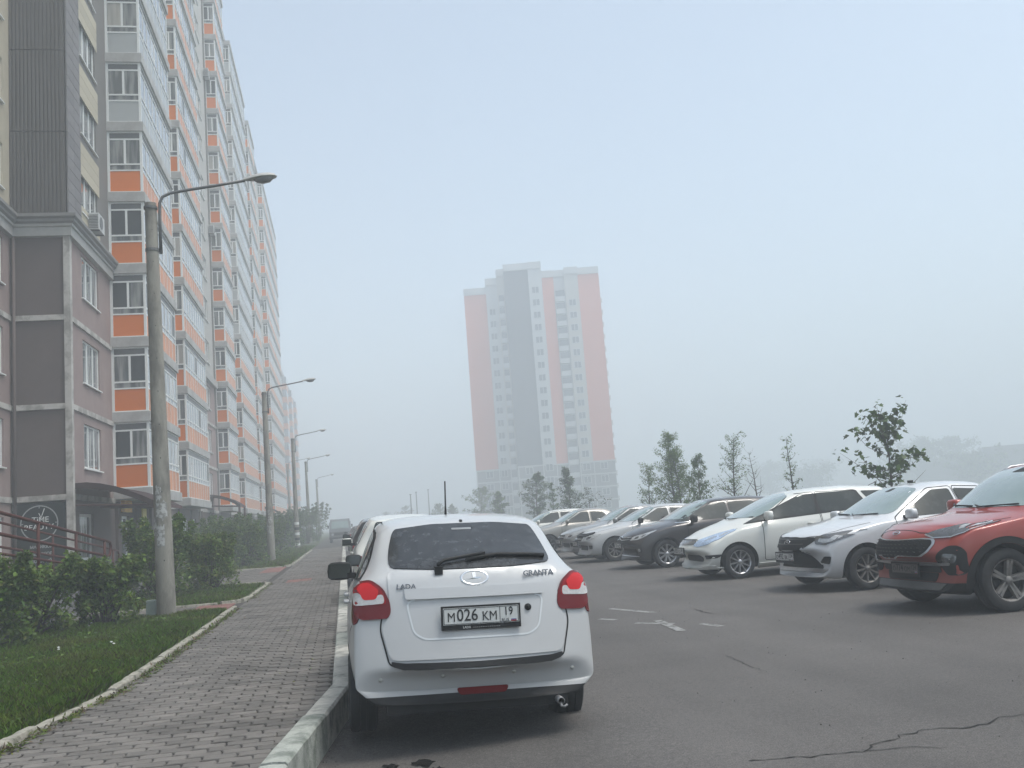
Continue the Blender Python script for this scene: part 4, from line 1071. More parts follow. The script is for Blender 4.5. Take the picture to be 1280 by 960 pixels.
        for (a, b_, c, d) in ((-w_/2+.004, w_/2-.004, h_/2-.007, h_/2-.003), (-w_/2+.004, w_/2-.004, -h_/2+.003, -h_/2+.007), (-w_/2+.003, -w_/2+.007, -h_/2+.007, h_/2-.007), (w_/2-.007, w_/2-.003, -h_/2+.007, h_/2-.007), (w_*.245, w_*.252, -h_/2+.007, h_/2-.007)): bd.box(a, b_, -.0055, -.0042, c, d)
        bd.build('plate_border', im, e)
        def tx(body, size, x_, z_, sx_=1, bold=.001):
            o = link('lettering', text_mesh(body, size, im, .0006, sx=sx_, bold=bold), e, (x_, -.0062, z_)); o.rotation_euler = (R(90), 0, 0); return o
        tx(text[0], .088, -.205, -.008, .85, 0); tx(text[1], .112, -.095, .002, .88, .0008); tx(text[2], .088, .058, -.008, .85, 0)
        tx(region, .078, .188, .016, .85, .0006); tx('RUS', .030, .165, -.040, 1.0, 0)
        fl = MB(); fl.box(.205, .242, -.0055, -.0042, -.034, -.030); fl.build('flag_white', m_plate, e)
        MB().box(.205, .242, -.0055, -.0042, -.041, -.035).build('flag_blue', m_pblue, e); MB().box(.205, .242, -.0055, -.0042, -.048, -.042).build('flag_red', m_pred, e)
        if frame and tiny:
            o = link('lettering', text_mesh(tiny, .021, m_plate, .0005, bold=.0003), e, (0, -.0008, -h_/2-.019)); o.rotation_euler = (R(90), 0, 0)
        return e
    def wiper(s, view, pts, mat=None, r=.009, off=.02):
        P = []
        for u, v in pts:
            loc, nr, fi = s.cast(view, u, v); P.append(loc+nr*off)
        return MB().tube(P, r, 6).build('wiper', mat or m_blk, s.root, smooth=True)
    def emblem(s, where, x, z, kind, size=.07, mat=None):
        loc, nr, fi = s.cast(where, x, z); mt = mat or m_chrome
        e = empty('emblem', tuple(loc+nr*.004), 0, s.root); e.rotation_mode = 'QUATERNION'; e.rotation_quaternion = nr.to_track_quat('Z', 'Y')
        mb = MB(); n = 28; a_, b_ = size, size*.56
        for k in range(n):
            q0, q1 = 6.2832*k/n, 6.2832*(k+1)/n; p = []
            for q in (q0, q1):
                c, s_ = math.cos(q), math.sin(q); p += [Vector((a_*c, b_*s_, 0)), Vector((a_*.94*c, b_*.94*s_, .008)), Vector((a_*.80*c, b_*.78*s_, .004))]
            mb.add(p, [(0, 3, 4, 1), (1, 4, 5, 2)])
        mb.build('ring', mt, e, smooth=True)
        sh = MB()
        if kind == 'boat':
            sh.add([(-.55*a_, -.25*b_, .004), (.35*a_, -.25*b_, .004), (.5*a_, .05*b_, .007), (-.1*a_, -.05*b_, .009), (-.15*a_, .6*b_, .007), (.1*a_, .68*b_, .005), (.12*a_, .05*b_, .009)], [(0, 1, 2, 6, 3), (3, 6, 5, 4)])
        elif kind == 'bow': sh.box(-.7*a_, .7*a_, -.28*b_, .28*b_, 0, .006).box(-.25*a_, .25*a_, -.5*b_, .5*b_, 0, .007)
        elif kind == 'h': sh.box(-.5*a_, -.3*a_, -.6*b_, .6*b_, 0, .006).box(.3*a_, .5*a_, -.6*b_, .6*b_, 0, .006).box(-.3*a_, .3*a_, -.12*b_, .12*b_, 0, .006)
        else: sh.box(-.6*a_, .6*a_, -.12*b_, .12*b_, 0, .006)
        sh.build('badge', mt, e); return e
    def place(s, x, y, heading):
        """x, y: middle of the front axle on the ground; heading: rotation about Z (0 = facing +Y)"""
        d = s.y(s.S['fo']); s.root.rotation_euler = (0, 0, heading)
        s.root.location = (x+math.sin(heading)*d, y-math.cos(heading)*d, 0); return s
    def generic_sides(s, win, doors=(), handles=(), glass=None, trim=None):
        """win: list of side-window outlines; doors: outlines; all in (t, z)"""
        for poly in doors:
            for view in ('left', 'right'):
                cx = sum(p[0] for p in poly)/len(poly); cz = sum(p[1] for p in poly)/len(poly)
                loop = round_poly(poly, .05); s.line('door_gap', view, loop+[loop[0]], .011, m_gap, .002)
        if trim:
            for view in ('left', 'right'): s.panel('window_surround', view, trim, m_blk, .0025, res=.06)
        for poly in win:
            for view in ('left', 'right'): s.panel('side_window', view, poly, glass or m_gsd, .006, res=.06, rnd_=.035)
        for t_, z in handles:
            for _ in s.handle(t_, z, s.paint): pass
WHEELS = {}
# ---------------------------------------------------------------- the individual cars
P_WHITE = paint('white_paint', (.47, .475, .48), 0, .3, dirt_shade=(.26, .255, .245), damt=.42, dz=.80); P_WHITE2 = paint('warm_white_paint', (.66, .66, .62), 0, .3, damt=.4, dz=.45)  # white_paint: dusty film set high, so the lower tail's shade is painted in too
P_VESTA = paint('silver_white_paint', (.60, .61, .625), .1, .35, dirt_shade=(.22, .21, .20), damt=.5, dz=.65); P_RED = paint('dusty_red_paint', (.29, .026, .014), .1, .38, dirt_shade=(.12, .065, .055), damt=.65, dz=.8)
P_DARK = paint('dark_brown_paint', (.032, .027, .028), .4, .35, damt=.4); P_SILVER = paint('silver_paint', (.36, .36, .355), .6, .36, damt=.4); P_GREY = paint('grey_paint', (.12, .125, .13), .5, .38, damt=.5)
P_BEIGE = paint('beige_silver_paint', (.34, .32, .29), .5, .38, damt=.5); P_BLACK = paint('black_paint', (.012, .012, .014), .3, .3, damt=.4)

def scaled(curve, sl, sh): return [(t_*sl, z*sh) for t_, z in curve]
SED = dict(top=[(0, .55), (.06, .66), (.18, .77), (.55, .88), (1.05, .96), (1.25, .99), (2.0, 1.39), (2.45, 1.45), (2.95, 1.435), (3.25, 1.38), (3.85, 1.08), (4.25, 1.03), (4.40, .8), (4.5, .58)],
           belt=[(0, .48), (.18, .70), (.55, .80), (1.25, .91), (2.0, .94), (3.3, .97), (4.25, .95), (4.40, .72), (4.5, .5)])
HAT = dict(top=[(0, .56), (.06, .68), (.18, .80), (.5, .92), (.95, 1.0), (1.12, 1.03), (1.95, 1.44), (2.4, 1.50), (3.2, 1.495), (3.75, 1.43), (4.08, 1.05), (4.2, .8), (4.3, .58)],
           belt=[(0, .49), (.18, .72), (.5, .82), (1.12, .93), (1.95, .97), (3.75, 1.03), (4.08, .97), (4.2, .72), (4.3, .5)])
SUVP = dict(top=[(0, .62), (.05, .80), (.15, .93), (.38, 1.0), (1.0, 1.07), (1.2, 1.10), (1.9, 1.54), (2.35, 1.635), (3.4, 1.63), (4.08, 1.55), (4.32, 1.05), (4.42, .85), (4.485, .64)],
            belt=[(0, .55), (.15, .84), (.38, .92), (1.2, 1.01), (1.9, 1.04), (4.08, 1.10), (4.32, .98), (4.42, .78), (4.485, .57)])
def spec(base, L0, H0, L, H, W, fo, wb, r, paint_, **k):
    sl, sh = L/L0, H/H0
    S = dict(L=L, W=W, top=scaled(base['top'], sl, sh), belt=scaled(base['belt'], sl, sh), hw=[(0, .84), (.15, .91), (.6, .975), (1.4, 1.0), (L*.72, 1.0), (L-.35, .965), (L-.1, .93), (L, .88)],
             bot=[(0, .23), (.3, .18), (L-.6, .19), (L-.25, .23), (L, .27)], wr=.68, cf=.42, cr=.24, fo=fo, wb=wb, wr_=r, ra=r+.055, paint=paint_, tcrease=[(base['top'][5][0]*sl, .4)], sl=sl, sh=sh)
    S.update(k); return S
def pt(poly, S): return [(t_*S['sl'], z*S['sh']) for t_, z in poly]
def sym(c, name, view, poly, mat, off=.006, **k):
    """a panel and its mirror image in a front, rear or top view"""
    return [c.panel(name, view, poly, mat, off, **k), c.panel(name, view, [(-x, z) for x, z in poly][::-1], mat, off, **k)]

def windscreen(c, poly, mat=None):
    full = poly + [(-x, z) for x, z in reversed(poly)]
    big = []
    c.panel('windscreen', 'front', full, mat or m_gws, .005, res=.07, rnd_=.06)
def rear_glass(c, poly, mat=None):
    c.panel('rear_window', 'rear', poly + [(-x, z) for x, z in reversed(poly)], mat or m_gsd, .005, res=.07, rnd_=.05)

# ======== white liftback seen from behind (nearest car)
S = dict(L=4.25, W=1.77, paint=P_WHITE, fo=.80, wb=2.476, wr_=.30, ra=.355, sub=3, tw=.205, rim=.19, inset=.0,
         top=[(0, .52), (.06, .64), (.2, .76), (.55, .88), (1.0, .95), (1.22, .985), (2.0, 1.42), (2.4, 1.49), (2.85, 1.505), (3.2, 1.475), (3.36, 1.435), (3.98, 1.155), (4.07, 1.09), (4.13, .92), (4.175, .585), (4.215, .505), (4.25, .45)],
         belt=[(0, .46), (.2, .69), (.55, .80), (1.22, .92), (2.0, .955), (3.3, 1.0), (3.98, 1.035), (4.07, 1.01), (4.13, .86), (4.175, .535), (4.215, .455), (4.25, .39)],
         hw=[(0, .84), (.15, .91), (.6, .975), (1.4, 1.0), (3.2, 1.0), (3.8, .975), (4.07, .945), (4.175, .955), (4.25, .93)],
         bot=[(0, .23), (.3, .18), (3.6, .19), (3.9, .215), (4.25, .235)], wr=.735, wrc=[(0, 1), (2.6, 1), (3.36, .98), (3.98, 1.0), (4.25, 1)], cf=.40, cr=.20, rbow=.05, mid=.46, wz=-.085, wsh=.93, rd=.075, crs=.3,
         tcrease=[(1.22, .4), (3.36, .3), (4.07, .25)], clad=(.27, .16, .29))
gr_ = Car('parked_car', S, 'white liftback with red and clear tail lamps and plate M026KM beside the kerb'); c = gr_
c.wheels((7, 0), m_steel)
# tailgate outline as a dark gap with the gate standing proud of it
gate = [(-.60, .505), (-.56, .485), (0, .475), (.56, .485), (.60, .505), (.655, .72), (.645, .80), (.60, .90), (.615, 1.06), (.55, 1.40), (.30, 1.455), (-.30, 1.455), (-.55, 1.40), (-.615, 1.06), (-.60, .90), (-.645, .80), (-.655, .72)]
lp = round_poly(gate[14:]+gate[:8], .06); c.line('tailgate_gap', 'rear', lp[2:-2], .010, m_gap, .003)
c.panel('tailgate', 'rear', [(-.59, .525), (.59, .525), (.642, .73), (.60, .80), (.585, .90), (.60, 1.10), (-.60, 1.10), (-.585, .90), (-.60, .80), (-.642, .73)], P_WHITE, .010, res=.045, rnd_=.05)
rw = [(-.585, 1.125), (-.25, 1.108), (.25, 1.108), (.585, 1.125), (.572, 1.24), (.540, 1.35), (.515, 1.39), (.24, 1.418), (-.24, 1.418), (-.515, 1.39), (-.540, 1.35), (-.572, 1.24)]
c.panel('rear_window', 'rear', rw, m_grw, .009, res=.045, rnd_=.05)
c.panel('window_label', 'rear', [(-.09, 1.368), (.06, 1.368), (.06, 1.382), (-.09, 1.382)], M('label_grey', (.22, .23, .24), .5), .011, rnd_=.008)
sp_ = c.panel('brake_lamp_spot', 'rear', [(-.012, 1.432), (.012, 1.432), (.012, 1.447), (-.012, 1.447)], m_gap, .006, rnd_=.008)
# garnish above the plate, plate recess, black sill strip
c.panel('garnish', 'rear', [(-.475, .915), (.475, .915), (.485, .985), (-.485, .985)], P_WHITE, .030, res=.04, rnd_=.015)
rec = [(-.475, .912), (-.43, .70), (-.36, .655), (.36, .655), (.43, .70), (.475, .912)]
c.line('plate_recess_edge', 'rear', round_poly(rec, .06), .012, paint('white_paint_edge', (.60, .62, .63), 0, .3, damt=.1), .013)
c.panel('sill_strip', 'rear', [(-.575, .488), (-.50, .470), (0, .462), (.50, .470), (.575, .488), (.585, .52), (.50, .507), (0, .499), (-.50, .507), (-.585, .52)], m_blk, .020, res=.04, rnd_=.012)
# tail lamps wrap round the corner: rear face + side face
DX = .022
tl = [(.575+DX, .80), (.755+DX, .79), (.795+DX, .83), (.80+DX, .99), (.77+DX, 1.035), (.68+DX, 1.05), (.605+DX, 1.0), (.560+DX, .905), (.555+DX, .84)]
mv = lambda P: [(x+DX, z) for x, z in P]
for o in sym(c, 'tail_lamp', 'rear', tl, m_redd, .016, res=.03, rnd_=.03): pass
sym(c, 'reflector', 'rear', mv([(.585, .893), (.793, .883), (.795, .985), (.765, 1.022), (.685, 1.038), (.615, .99), (.588, .925)]), m_red, .0185, res=.03, rnd_=.02)
sym(c, 'indicator_lens', 'rear', mv([(.60, .897), (.76, .886), (.793, .889), (.795, .965), (.76, .968), (.735, .932), (.66, .935), (.635, .955), (.606, .955), (.597, .925)]), m_clear, .021, res=.025, rnd_=.015)
sym(c, 'brake_lens', 'rear', mv([(.65, .925), (.735, .92), (.755, .965), (.772, .99), (.745, 1.022), (.69, 1.029), (.63, .985)]), m_redl, .023, res=.025, rnd_=.02)
for v in ('left', 'right'): c.panel('tail_lamp_side', v, [(3.90, .77), (4.00, .755), (4.00, 1.02), (3.96, 1.03), (3.87, .93), (3.87, .82)], m_redd, .010, res=.03, rnd_=.04)
# bumper lines, sensors, valance, reflector, exhaust
for v in ('left', 'right'): c.line('bumper_gap', v, [(3.62, .60), (3.74, .70), (3.84, .745)], .009, m_gap, .002)
for x in (-.66, -.24, .25, .665):
    loc, nr, fi = c.cast('rear', x, .40 if abs(x) > .5 else .405); e = link('parking_sensor', MB().lathe([(.001, .004), (.009, .004), (.010, .002), (.0135, .003), (.0145, -.003)], 14, 'z').mesh('parking_sensor', P_WHITE2, True), c.root); e.location = loc+nr*.003; e.rotation_mode = 'QUATERNION'; e.rotation_quaternion = nr.to_track_quat('Z', 'Y')
c.panel('fog_lamp', 'rear', [(-.13, .272), (.19, .272), (.215, .312), (-.15, .312)], m_redd, .006, rnd_=.03)
MB().lathe([(.020, 0), (.025, 0), (.025, .16), (.020, .16)], 16, 'y', (.55, -2.10, .205)).build('exhaust', m_steel, c.root, smooth=True)
MB().tube([(.55, -2.08, .195), (.55, -2.10, .172), (.572, -2.105, .168), (.59, -2.10, .18)], .009, 6).build('tow_hook', m_steel, c.root, smooth=True)
MB().box(-.62, .62, -2.0, -1.0, .17, .24).build('underbody', m_well, c.root)
c.plate('rear', .80, ('M', '026', 'KM'), '19', tilt=R(-4), tiny='LADA   - - - - - - - - - - - - - - -', x=.025)
c.emblem('rear', 0, 1.045, 'boat', .105)
def badge(body, x, z, size, sx_=1.15):
    loc, nr, fi = c.cast('rear', x, z); o = link('badge_lettering', text_mesh(body, size, M('dark_chrome', (.22, .22, .23), .25, metal=1.0), .003, sx=sx_, bold=.001), c.root); o.location = loc+nr*.02; o.rotation_euler = (R(78), 0, R(14 if x > 0 else -14))
badge('LADA', -.47, 1.0, .046); badge('GRANTA', .455, 1.05, .05)
loc, nr, fi = c.cast('rear', .36, .83); o = link('lock', MB().lathe([(.001, .014), (.010, .014), (.010, .006), (.019, .012), (.024, .004), (.024, -.002)], 18, 'z').mesh('lock', m_blk, True), c.root); o.location = loc+nr*.012; o.rotation_mode = 'QUATERNION'; o.rotation_quaternion = nr.to_track_quat('Z', 'Y')
c.wiper('rear', [(-.245, 1.118), (-.20, 1.145), (-.05, 1.165), (.10, 1.18)], r=.013, off=.03); c.wiper('rear', [(-.04, 1.150), (.18, 1.175), (.40, 1.165), (.535, 1.152)], r=.016, off=.022)
loc, nr, fi = c.cast('rear', -.245, 1.108); MB().box(loc.x-.028, loc.x+.028, loc.y-.05, loc.y+.02, loc.z-.03, loc.z+.025).build('wiper_pivot', m_blk, c.root)
c.generic_sides([[(1.50, .985), (2.52, 1.005), (2.52, 1.37), (2.10, 1.35), (1.62, 1.10)], [(2.60, 1.005), (3.38, 1.035), (3.20, 1.335), (2.95, 1.375), (2.60, 1.375)], [(3.44, 1.04), (3.66, 1.06), (3.32, 1.29)]],
                [[(1.35, .30), (2.55, .30), (2.56, 1.40), (2.05, 1.38), (1.38, .98)], [(2.57, .30), (3.30, .30), (3.60, .75), (3.60, 1.05), (3.2, 1.37), (2.58, 1.40)]], [(2.35, .86), (3.40, .88)],
                trim=[(1.38, .965), (3.72, 1.04), (3.66, 1.09), (3.28, 1.345), (2.95, 1.395), (2.05, 1.385), (1.60, 1.13)])
MB().tube([(-.60, -.93, 1.452), (-.575, .1, 1.455)], .006, 4).build('roof_channel', m_blk, c.root)
for sx_ in (-1, 1): pass
windscreen(c, [(.62, 1.03), (.50, 1.39), (.2, 1.425)]); sym(c, 'headlamp', 'front', [(.40, .58), (.72, .62), (.74, .76), (.42, .70)], m_lensc, .006)
c.panel('grille', 'front', [(-.36, .55), (.36, .55), (.34, .66), (-.34, .66)], m_blk, .006)
MB().tube([(0, -.05, 1.50), (0, -.06, 1.58), (0, -.07, 1.80)], [.012, .007, .006], 6).build('aerial', m_blk, c.root)
c.mirror(1.60, .975, m_blk, size=1.08, out=-.035, shape=(.07, .105, .078))
gx = on_y(597.5, 800, 6.62).x; c.place(gx, 7.56+2.476, R(-.3)); c.root.rotation_euler = (0, R(2.1), R(-.3)); c.root.location.z = .028

# ======== red dusty crossover (front towards the street)
S = spec(SUVP, 4.485, 1.635, 4.485, 1.645, 1.855, .91, 2.67, .35, P_RED, ra=.405, tw=.225, rim=.235, wr=.70, cf=.46, mid=.55, clad=(.36, .33, .42), bot=[(0, .27), (.3, .21), (3.9, .22), (4.2, .27), (4.485, .33)], sub=3, crs=.5)
c = Car('parked_car', S, 'dusty red crossover with black mesh grille and blocky arch trims'); kia = c
c.wheels((5, .16), m_dirtyal); c.arch_trim(m_blk, .075, .013)
windscreen(c, [(.73, 1.14), (.64, 1.36), (.56, 1.54), (.28, 1.585)]); rear_glass(c, [(.62, 1.14), (.52, 1.48)])
grl = [(-.52, .835), (-.40, .845), (-.14, .832), (.14, .832), (.40, .845), (.52, .835), (.535, .79), (.50, .71), (.42, .665), (.16, .672), (.10, .645), (-.10, .645), (-.16, .672), (-.42, .665), (-.50, .71), (-.535, .79)]
c.panel('grille_frame', 'front', [(x*1.045, (z-.75)*1.14+.75) for x, z in grl], m_alloy, .008, rnd_=.03); g_ = c.panel('grille', 'front', grl, m_gap, .012, rnd_=.03)
msh = MB()
for i in range(-7, 8):
    for j in range(5):
        x = i*.068+(.034 if j % 2 else 0); z = .672+j*.038
        if abs(x) < .49-(.03 if j in (0, 4) else 0) and not (abs(x) > .16 and j == 0 and abs(x) > .40):
            l0, n0, _ = c.cast('front', x, z); msh.add([l0+n0*.0155+Vector((dx, 0, dz_)) for dx, dz_ in ((-.03, 0), (0, -.008), (.03, 0), (0, .008))], [(0, 1, 2, 3)])
msh.build('mesh_bar', M('grille_grey', (.05, .05, .05), .4), g_)
c.emblem('front', 0, .915, 'bar', .065)
sym(c, 'headlamp', 'front', [(.42, .895), (.53, .855), (.68, .86), (.78, .90), (.835, .985), (.79, 1.02), (.66, .985), (.52, .945)], m_lensd, .010, res=.035, rnd_=.03)
sym(c, 'headlamp_inner', 'front', [(.68, .935), (.77, .95), (.81, .985), (.775, 1.005), (.69, .975)], m_lensc, .0125, res=.03, rnd_=.02)
for sx_ in (-1, 1): c.line('headlamp_trim', 'front', [(sx_*x, z) for x, z in ((.43, .892), (.53, .853), (.68, .858), (.78, .897), (.825, .965))], .012, m_alloy, .013)
sym(c, 'fog_pocket', 'front', [(.60, .50), (.66, .44), (.815, .445), (.835, .50), (.835, .70), (.80, .765), (.68, .765), (.61, .70), (.56, .60)], m_blk, .010, rnd_=.05)
for o in sym(c, 'fog_lamp', 'front', [(.64, .58), (.78, .58), (.79, .67), (.66, .68)], m_lensd, .016, rnd_=.03): pass
c.panel('bumper_bar', 'front', [(-.72, .555), (0, .545), (.72, .555), (.73, .585), (0, .578), (-.73, .585)], m_alloy, .020, rnd_=.01)
c.panel('lower_grille', 'front', [(-.46, .36), (.46, .36), (.50, .46), (-.50, .46)], m_blk, .009, rnd_=.02); c.panel('plate_backing', 'front', [(-.55, .465), (.55, .465), (.57, .548), (-.57, .548)], m_blk, .010, rnd_=.02)
lg = MB()
c.panel('skid_plate', 'front', [(-.60, .275), (.60, .275), (.66, .345), (-.66, .345)], M('skid_grey', (.10, .098, .095), .6, var=.2, vscale=8), .012, rnd_=.02)
c.plate('front', .50, ('O', '774', 'OM'), '124', (m_plated, m_pink), frame=True)
c.line('bonnet_gap', 'top', [(-.80, 1.10), (-.72, .62), (-.60, .34), (-.35, .235), (0, .215), (.35, .235), (.60, .34), (.72, .62), (.80, 1.10)], .010, m_gap, .002)
c.generic_sides([[(1.75, 1.09), (2.55, 1.09), (2.55, 1.50), (2.25, 1.49), (1.82, 1.22)], [(2.63, 1.09), (3.45, 1.12), (3.35, 1.47), (2.63, 1.50)], [(3.52, 1.13), (3.92, 1.20), (3.50, 1.44)]],
                [[(1.50, .42), (2.58, .42), (2.6, 1.53), (2.2, 1.51), (1.52, 1.08)], [(2.61, .42), (3.25, .42), (3.52, .85), (3.52, 1.1), (3.4, 1.50), (2.62, 1.53)]], [(2.36, .97), (3.32, .99)])
for sx_ in (-1, 1):
    rl = [c.cast('top', sx_*.585, t_)[0]+Vector((0, 0, dz_)) for t_, dz_ in ((2.12, -.005), (2.28, .035), (2.8, .045), (3.5, .045), (3.85, .03), (3.98, -.005))]
    MB().tube(rl, .017, 8).build('roof_rail', m_alloy, c.root, smooth=True)
c.wiper('front', [(-.60, 1.150), (-.1, 1.135), (.02, 1.155)]); c.wiper('front', [(.05, 1.145), (.55, 1.155), (.62, 1.17)])
c.panel('sensor_patch', 'front', [(-.12, 1.525), (.12, 1.525), (.06, 1.585), (-.06, 1.585)], m_blk, .007, rnd_=.02)
c.mirror(1.72, 1.10, P_RED, size=1.15); sym(c, 'tail_lamp', 'rear', [(.45, .98), (.80, .98), (.78, 1.08), (.45, 1.06)], m_red, .012)
c.place(7.2, 10.62, R(91))

# ======== silver-white sedan with dark X-shaped front
S = spec(SED, 4.5, 1.45, 4.41, 1.497, 1.764, .86, 2.635, .31, P_VESTA, cf=.44, ra=.375, tw=.19, rim=.205, sub=3, crs=.45)
S['top'] = [(0, .60), (.05, .72), (.13, .83), (.5, .93), (1.0, 1.0), (1.2, 1.03), (1.98, 1.43), (2.45, 1.50), (2.95, 1.485), (3.25, 1.43), (3.8, 1.14), (4.2, 1.08), (4.33, .85), (4.41, .6)]
S['belt'] = [(0, .52), (.13, .76), (.5, .85), (1.2, .95), (2.0, .98), (3.3, 1.01), (4.2, 1.0), (4.33, .76), (4.41, .52)]
c = Car('parked_car', S, 'grubby silver white sedan with narrow black grille beside the red crossover')
c.wheels((10, 0), m_dirtyal)
windscreen(c, [(.69, 1.06), (.605, 1.25), (.52, 1.40), (.25, 1.435)]); rear_glass(c, [(.58, 1.12), (.48, 1.38)])
g_ = c.panel('grille', 'front', [(-.50, .80), (.50, .80), (.52, .76), (.40, .665), (.30, .60), (-.30, .60), (-.40, .665), (-.52, .76)], m_blk, .009, rnd_=.02)
for z, h_ in ((.775, .40), (.705, .36)): c.line('grille_bar', 'front', [(-h_, z), (h_, z)], .014, M('grille_grey'), .014, parent=g_)
c.panel('lower_grille', 'front', [(-.34, .595), (.34, .595), (.40, .50), (.56, .40), (.58, .345), (-.58, .345), (-.56, .40), (-.40, .50)], m_blk, .010, rnd_=.02)
c.emblem('front', 0, .735, 'boat', .075)
sym(c, 'headlamp', 'front', [(.505, .775), (.53, .70), (.66, .685), (.76, .72), (.825, .80), (.845, .875), (.74, .865), (.60, .83), (.50, .80)], m_lensd, .010, res=.03, rnd_=.02)
sym(c, 'headlamp_inner', 'front', [(.56, .735), (.66, .715), (.74, .735), (.795, .80), (.72, .815), (.70, .77), (.62, .775), (.57, .785)], m_lensc, .0125, res=.03, rnd_=.015)
sym(c, 'fog_pocket', 'front', [(.46, .405), (.72, .41), (.755, .52), (.64, .525)], m_blk, .009, rnd_=.025)
for sx_ in (-1, 1): c.line('bumper_crease', 'front', [(sx_*x, z) for x, z in ((.385, .665), (.355, .60), (.42, .51), (.54, .415), (.72, .395))], .022, P_VESTA, .014)
c.panel('chin_strip', 'front', [(-.62, .285), (.62, .285), (.70, .335), (-.70, .335)], m_alloy, .014, rnd_=.015)
c.plate('front', .525, ('O', '492', 'BK'), '124', (M('plate_dusty', (.55, .55, .54), .6, var=.15, vscale=25), None))
c.line('bonnet_gap', 'top', [(-.74, 1.05), (-.66, .55), (-.55, .30), (-.3, .16), (0, .135), (.3, .16), (.55, .30), (.66, .55), (.74, 1.05)], .009, m_gap, .002)
c.generic_sides([[(1.62, 1.0), (2.55, 1.01), (2.55, 1.37), (2.25, 1.37), (1.75, 1.12)], [(2.63, 1.01), (3.30, 1.04), (3.08, 1.33), (2.63, 1.37)], [(3.35, 1.04), (3.52, 1.07), (3.20, 1.27)]],
                [[(1.40, .33), (2.58, .33), (2.6, 1.41), (2.2, 1.40), (1.42, .99)], [(2.61, .33), (3.2, .33), (3.5, .75), (3.5, 1.04), (3.12, 1.37), (2.62, 1.41)]], [(2.38, .90), (3.32, .92)])
c.wiper('front', [(-.55, 1.06), (-.05, 1.045), (.02, 1.065)]); c.wiper('front', [(.06, 1.055), (.50, 1.065), (.58, 1.08)])
MB().box(-.02, .02, c.y(2.35)-.05, c.y(2.35)+.03, 1.495, 1.535).build('aerial', m_blk, c.root)
c.panel('mirror_mount', 'front', [(-.06, 1.375), (.06, 1.375), (.04, 1.425), (-.04, 1.425)], m_blk, .007, rnd_=.02)
c.mirror(1.58, 1.0, P_VESTA, size=1.05); sym(c, 'tail_lamp', 'rear', [(.50, .80), (.80, .80), (.80, .98), (.50, .98)], m_red, .010)
c.place(7.42, 13.98, R(94))

# ======== white compact wagon with blue-tinted headlamps
S = spec(HAT, 4.3, 1.5, 4.41, 1.545, 1.695, .87, 2.50, .305, P_WHITE2, cf=.50, ra=.365, tw=.19, rim=.215, sub=3, wr=.72)
S['top'] = [(0, .52), (.05, .63), (.15, .73), (.45, .88), (.8, .985), (.95, 1.02), (2.05, 1.475), (2.5, 1.54), (3.3, 1.55), (4.0, 1.505), (4.2, 1.43), (4.32, 1.0), (4.37, .8), (4.41, .6)]
S['belt'] = [(0, .45), (.15, .65), (.45, .78), (.95, .90), (2.05, .97), (4.0, 1.06), (4.2, 1.05), (4.32, .92), (4.37, .72), (4.41, .52)]; S['tcrease'] = [(.95, .3)]
c = Car('parked_car', S, 'white compact wagon with blue tinted headlamp and ten spoke dark alloys')
c.wheels((10, 0), m_alloy, steer=R(4))
windscreen(c, [(.64, 1.075), (.60, 1.25), (.53, 1.42), (.25, 1.475)]); rear_glass(c, [(.60, 1.08), (.52, 1.42)])
c.panel('grille', 'front', [(-.36, .655), (.36, .655), (.385, .70), (.33, .735), (-.33, .735), (-.385, .70)], M('grille_smoke', (.10, .10, .10), .25, coat=1), .010, rnd_=.02)
c.line('grille_bar', 'front', [(-.36, .738), (.36, .738)], .014, m_blk, .012); c.emblem('front', 0, .695, 'h', .05)
sym(c, 'headlamp', 'front', [(.365, .635), (.46, .612), (.62, .655), (.73, .76), (.755, .88), (.69, .895), (.55, .83), (.40, .735)], m_lensb, .010, res=.03, rnd_=.02)
sym(c, 'headlamp_inner', 'front', [(.52, .70), (.60, .725), (.63, .785), (.56, .79)], m_chrome, .0125, res=.03, rnd_=.03); sym(c, 'headlamp_inner', 'front', [(.645, .77), (.70, .80), (.72, .86), (.66, .845)], m_lensc, .0125, res=.03, rnd_=.02)
c.panel('lower_grille', 'front', [(-.38, .335), (.38, .335), (.42, .41), (.30, .455), (-.30, .455), (-.42, .41)], m_blk, .010, rnd_=.03)
sym(c, 'fog_pocket', 'front', [(.53, .385), (.755, .40), (.79, .465), (.53, .455)], m_blk, .009, rnd_=.02)
for v in ('left', 'right'): c.panel('side_skirt', v, [(1.24, .185), (3.02, .185), (3.02, .255), (1.24, .265)], P_WHITE2, .025, rnd_=.01)
c.panel('lip_spoiler', 'front', [(-.74, .22), (.74, .22), (.78, .275), (-.78, .275)], P_WHITE2, .022, rnd_=.015)
c.plate('front', .545, ('K', '835', 'EO'), '24', (M('plate_dusty'), None))
c.line('bonnet_gap', 'top', [(-.72, .92), (-.62, .52), (-.48, .34), (-.34, .23), (0, .20), (.34, .23), (.48, .34), (.62, .52), (.72, .92)], .009, m_gap, .002)
c.generic_sides([[(1.15, .99), (1.53, 1.025), (1.53, 1.13)], [(1.60, 1.035), (2.50, 1.075), (2.50, 1.42), (2.25, 1.40), (1.62, 1.155)], [(2.58, 1.08), (3.52, 1.13), (3.35, 1.43), (2.58, 1.44)], [(3.68, 1.14), (4.15, 1.17), (4.02, 1.40), (3.50, 1.42)]],
                [[(1.36, .30), (2.53, .30), (2.55, 1.46), (2.1, 1.45), (1.38, 1.0)], [(2.56, .30), (3.05, .30), (3.35, .72), (3.60, 1.08), (3.4, 1.45), (2.57, 1.46)]], [(2.34, .90), (3.42, .95)], glass=m_gsd,
                trim=[(1.05, .965), (1.55, 1.005), (2.5, 1.05), (3.56, 1.10), (3.42, 1.445), (2.25, 1.43), (1.62, 1.185)])
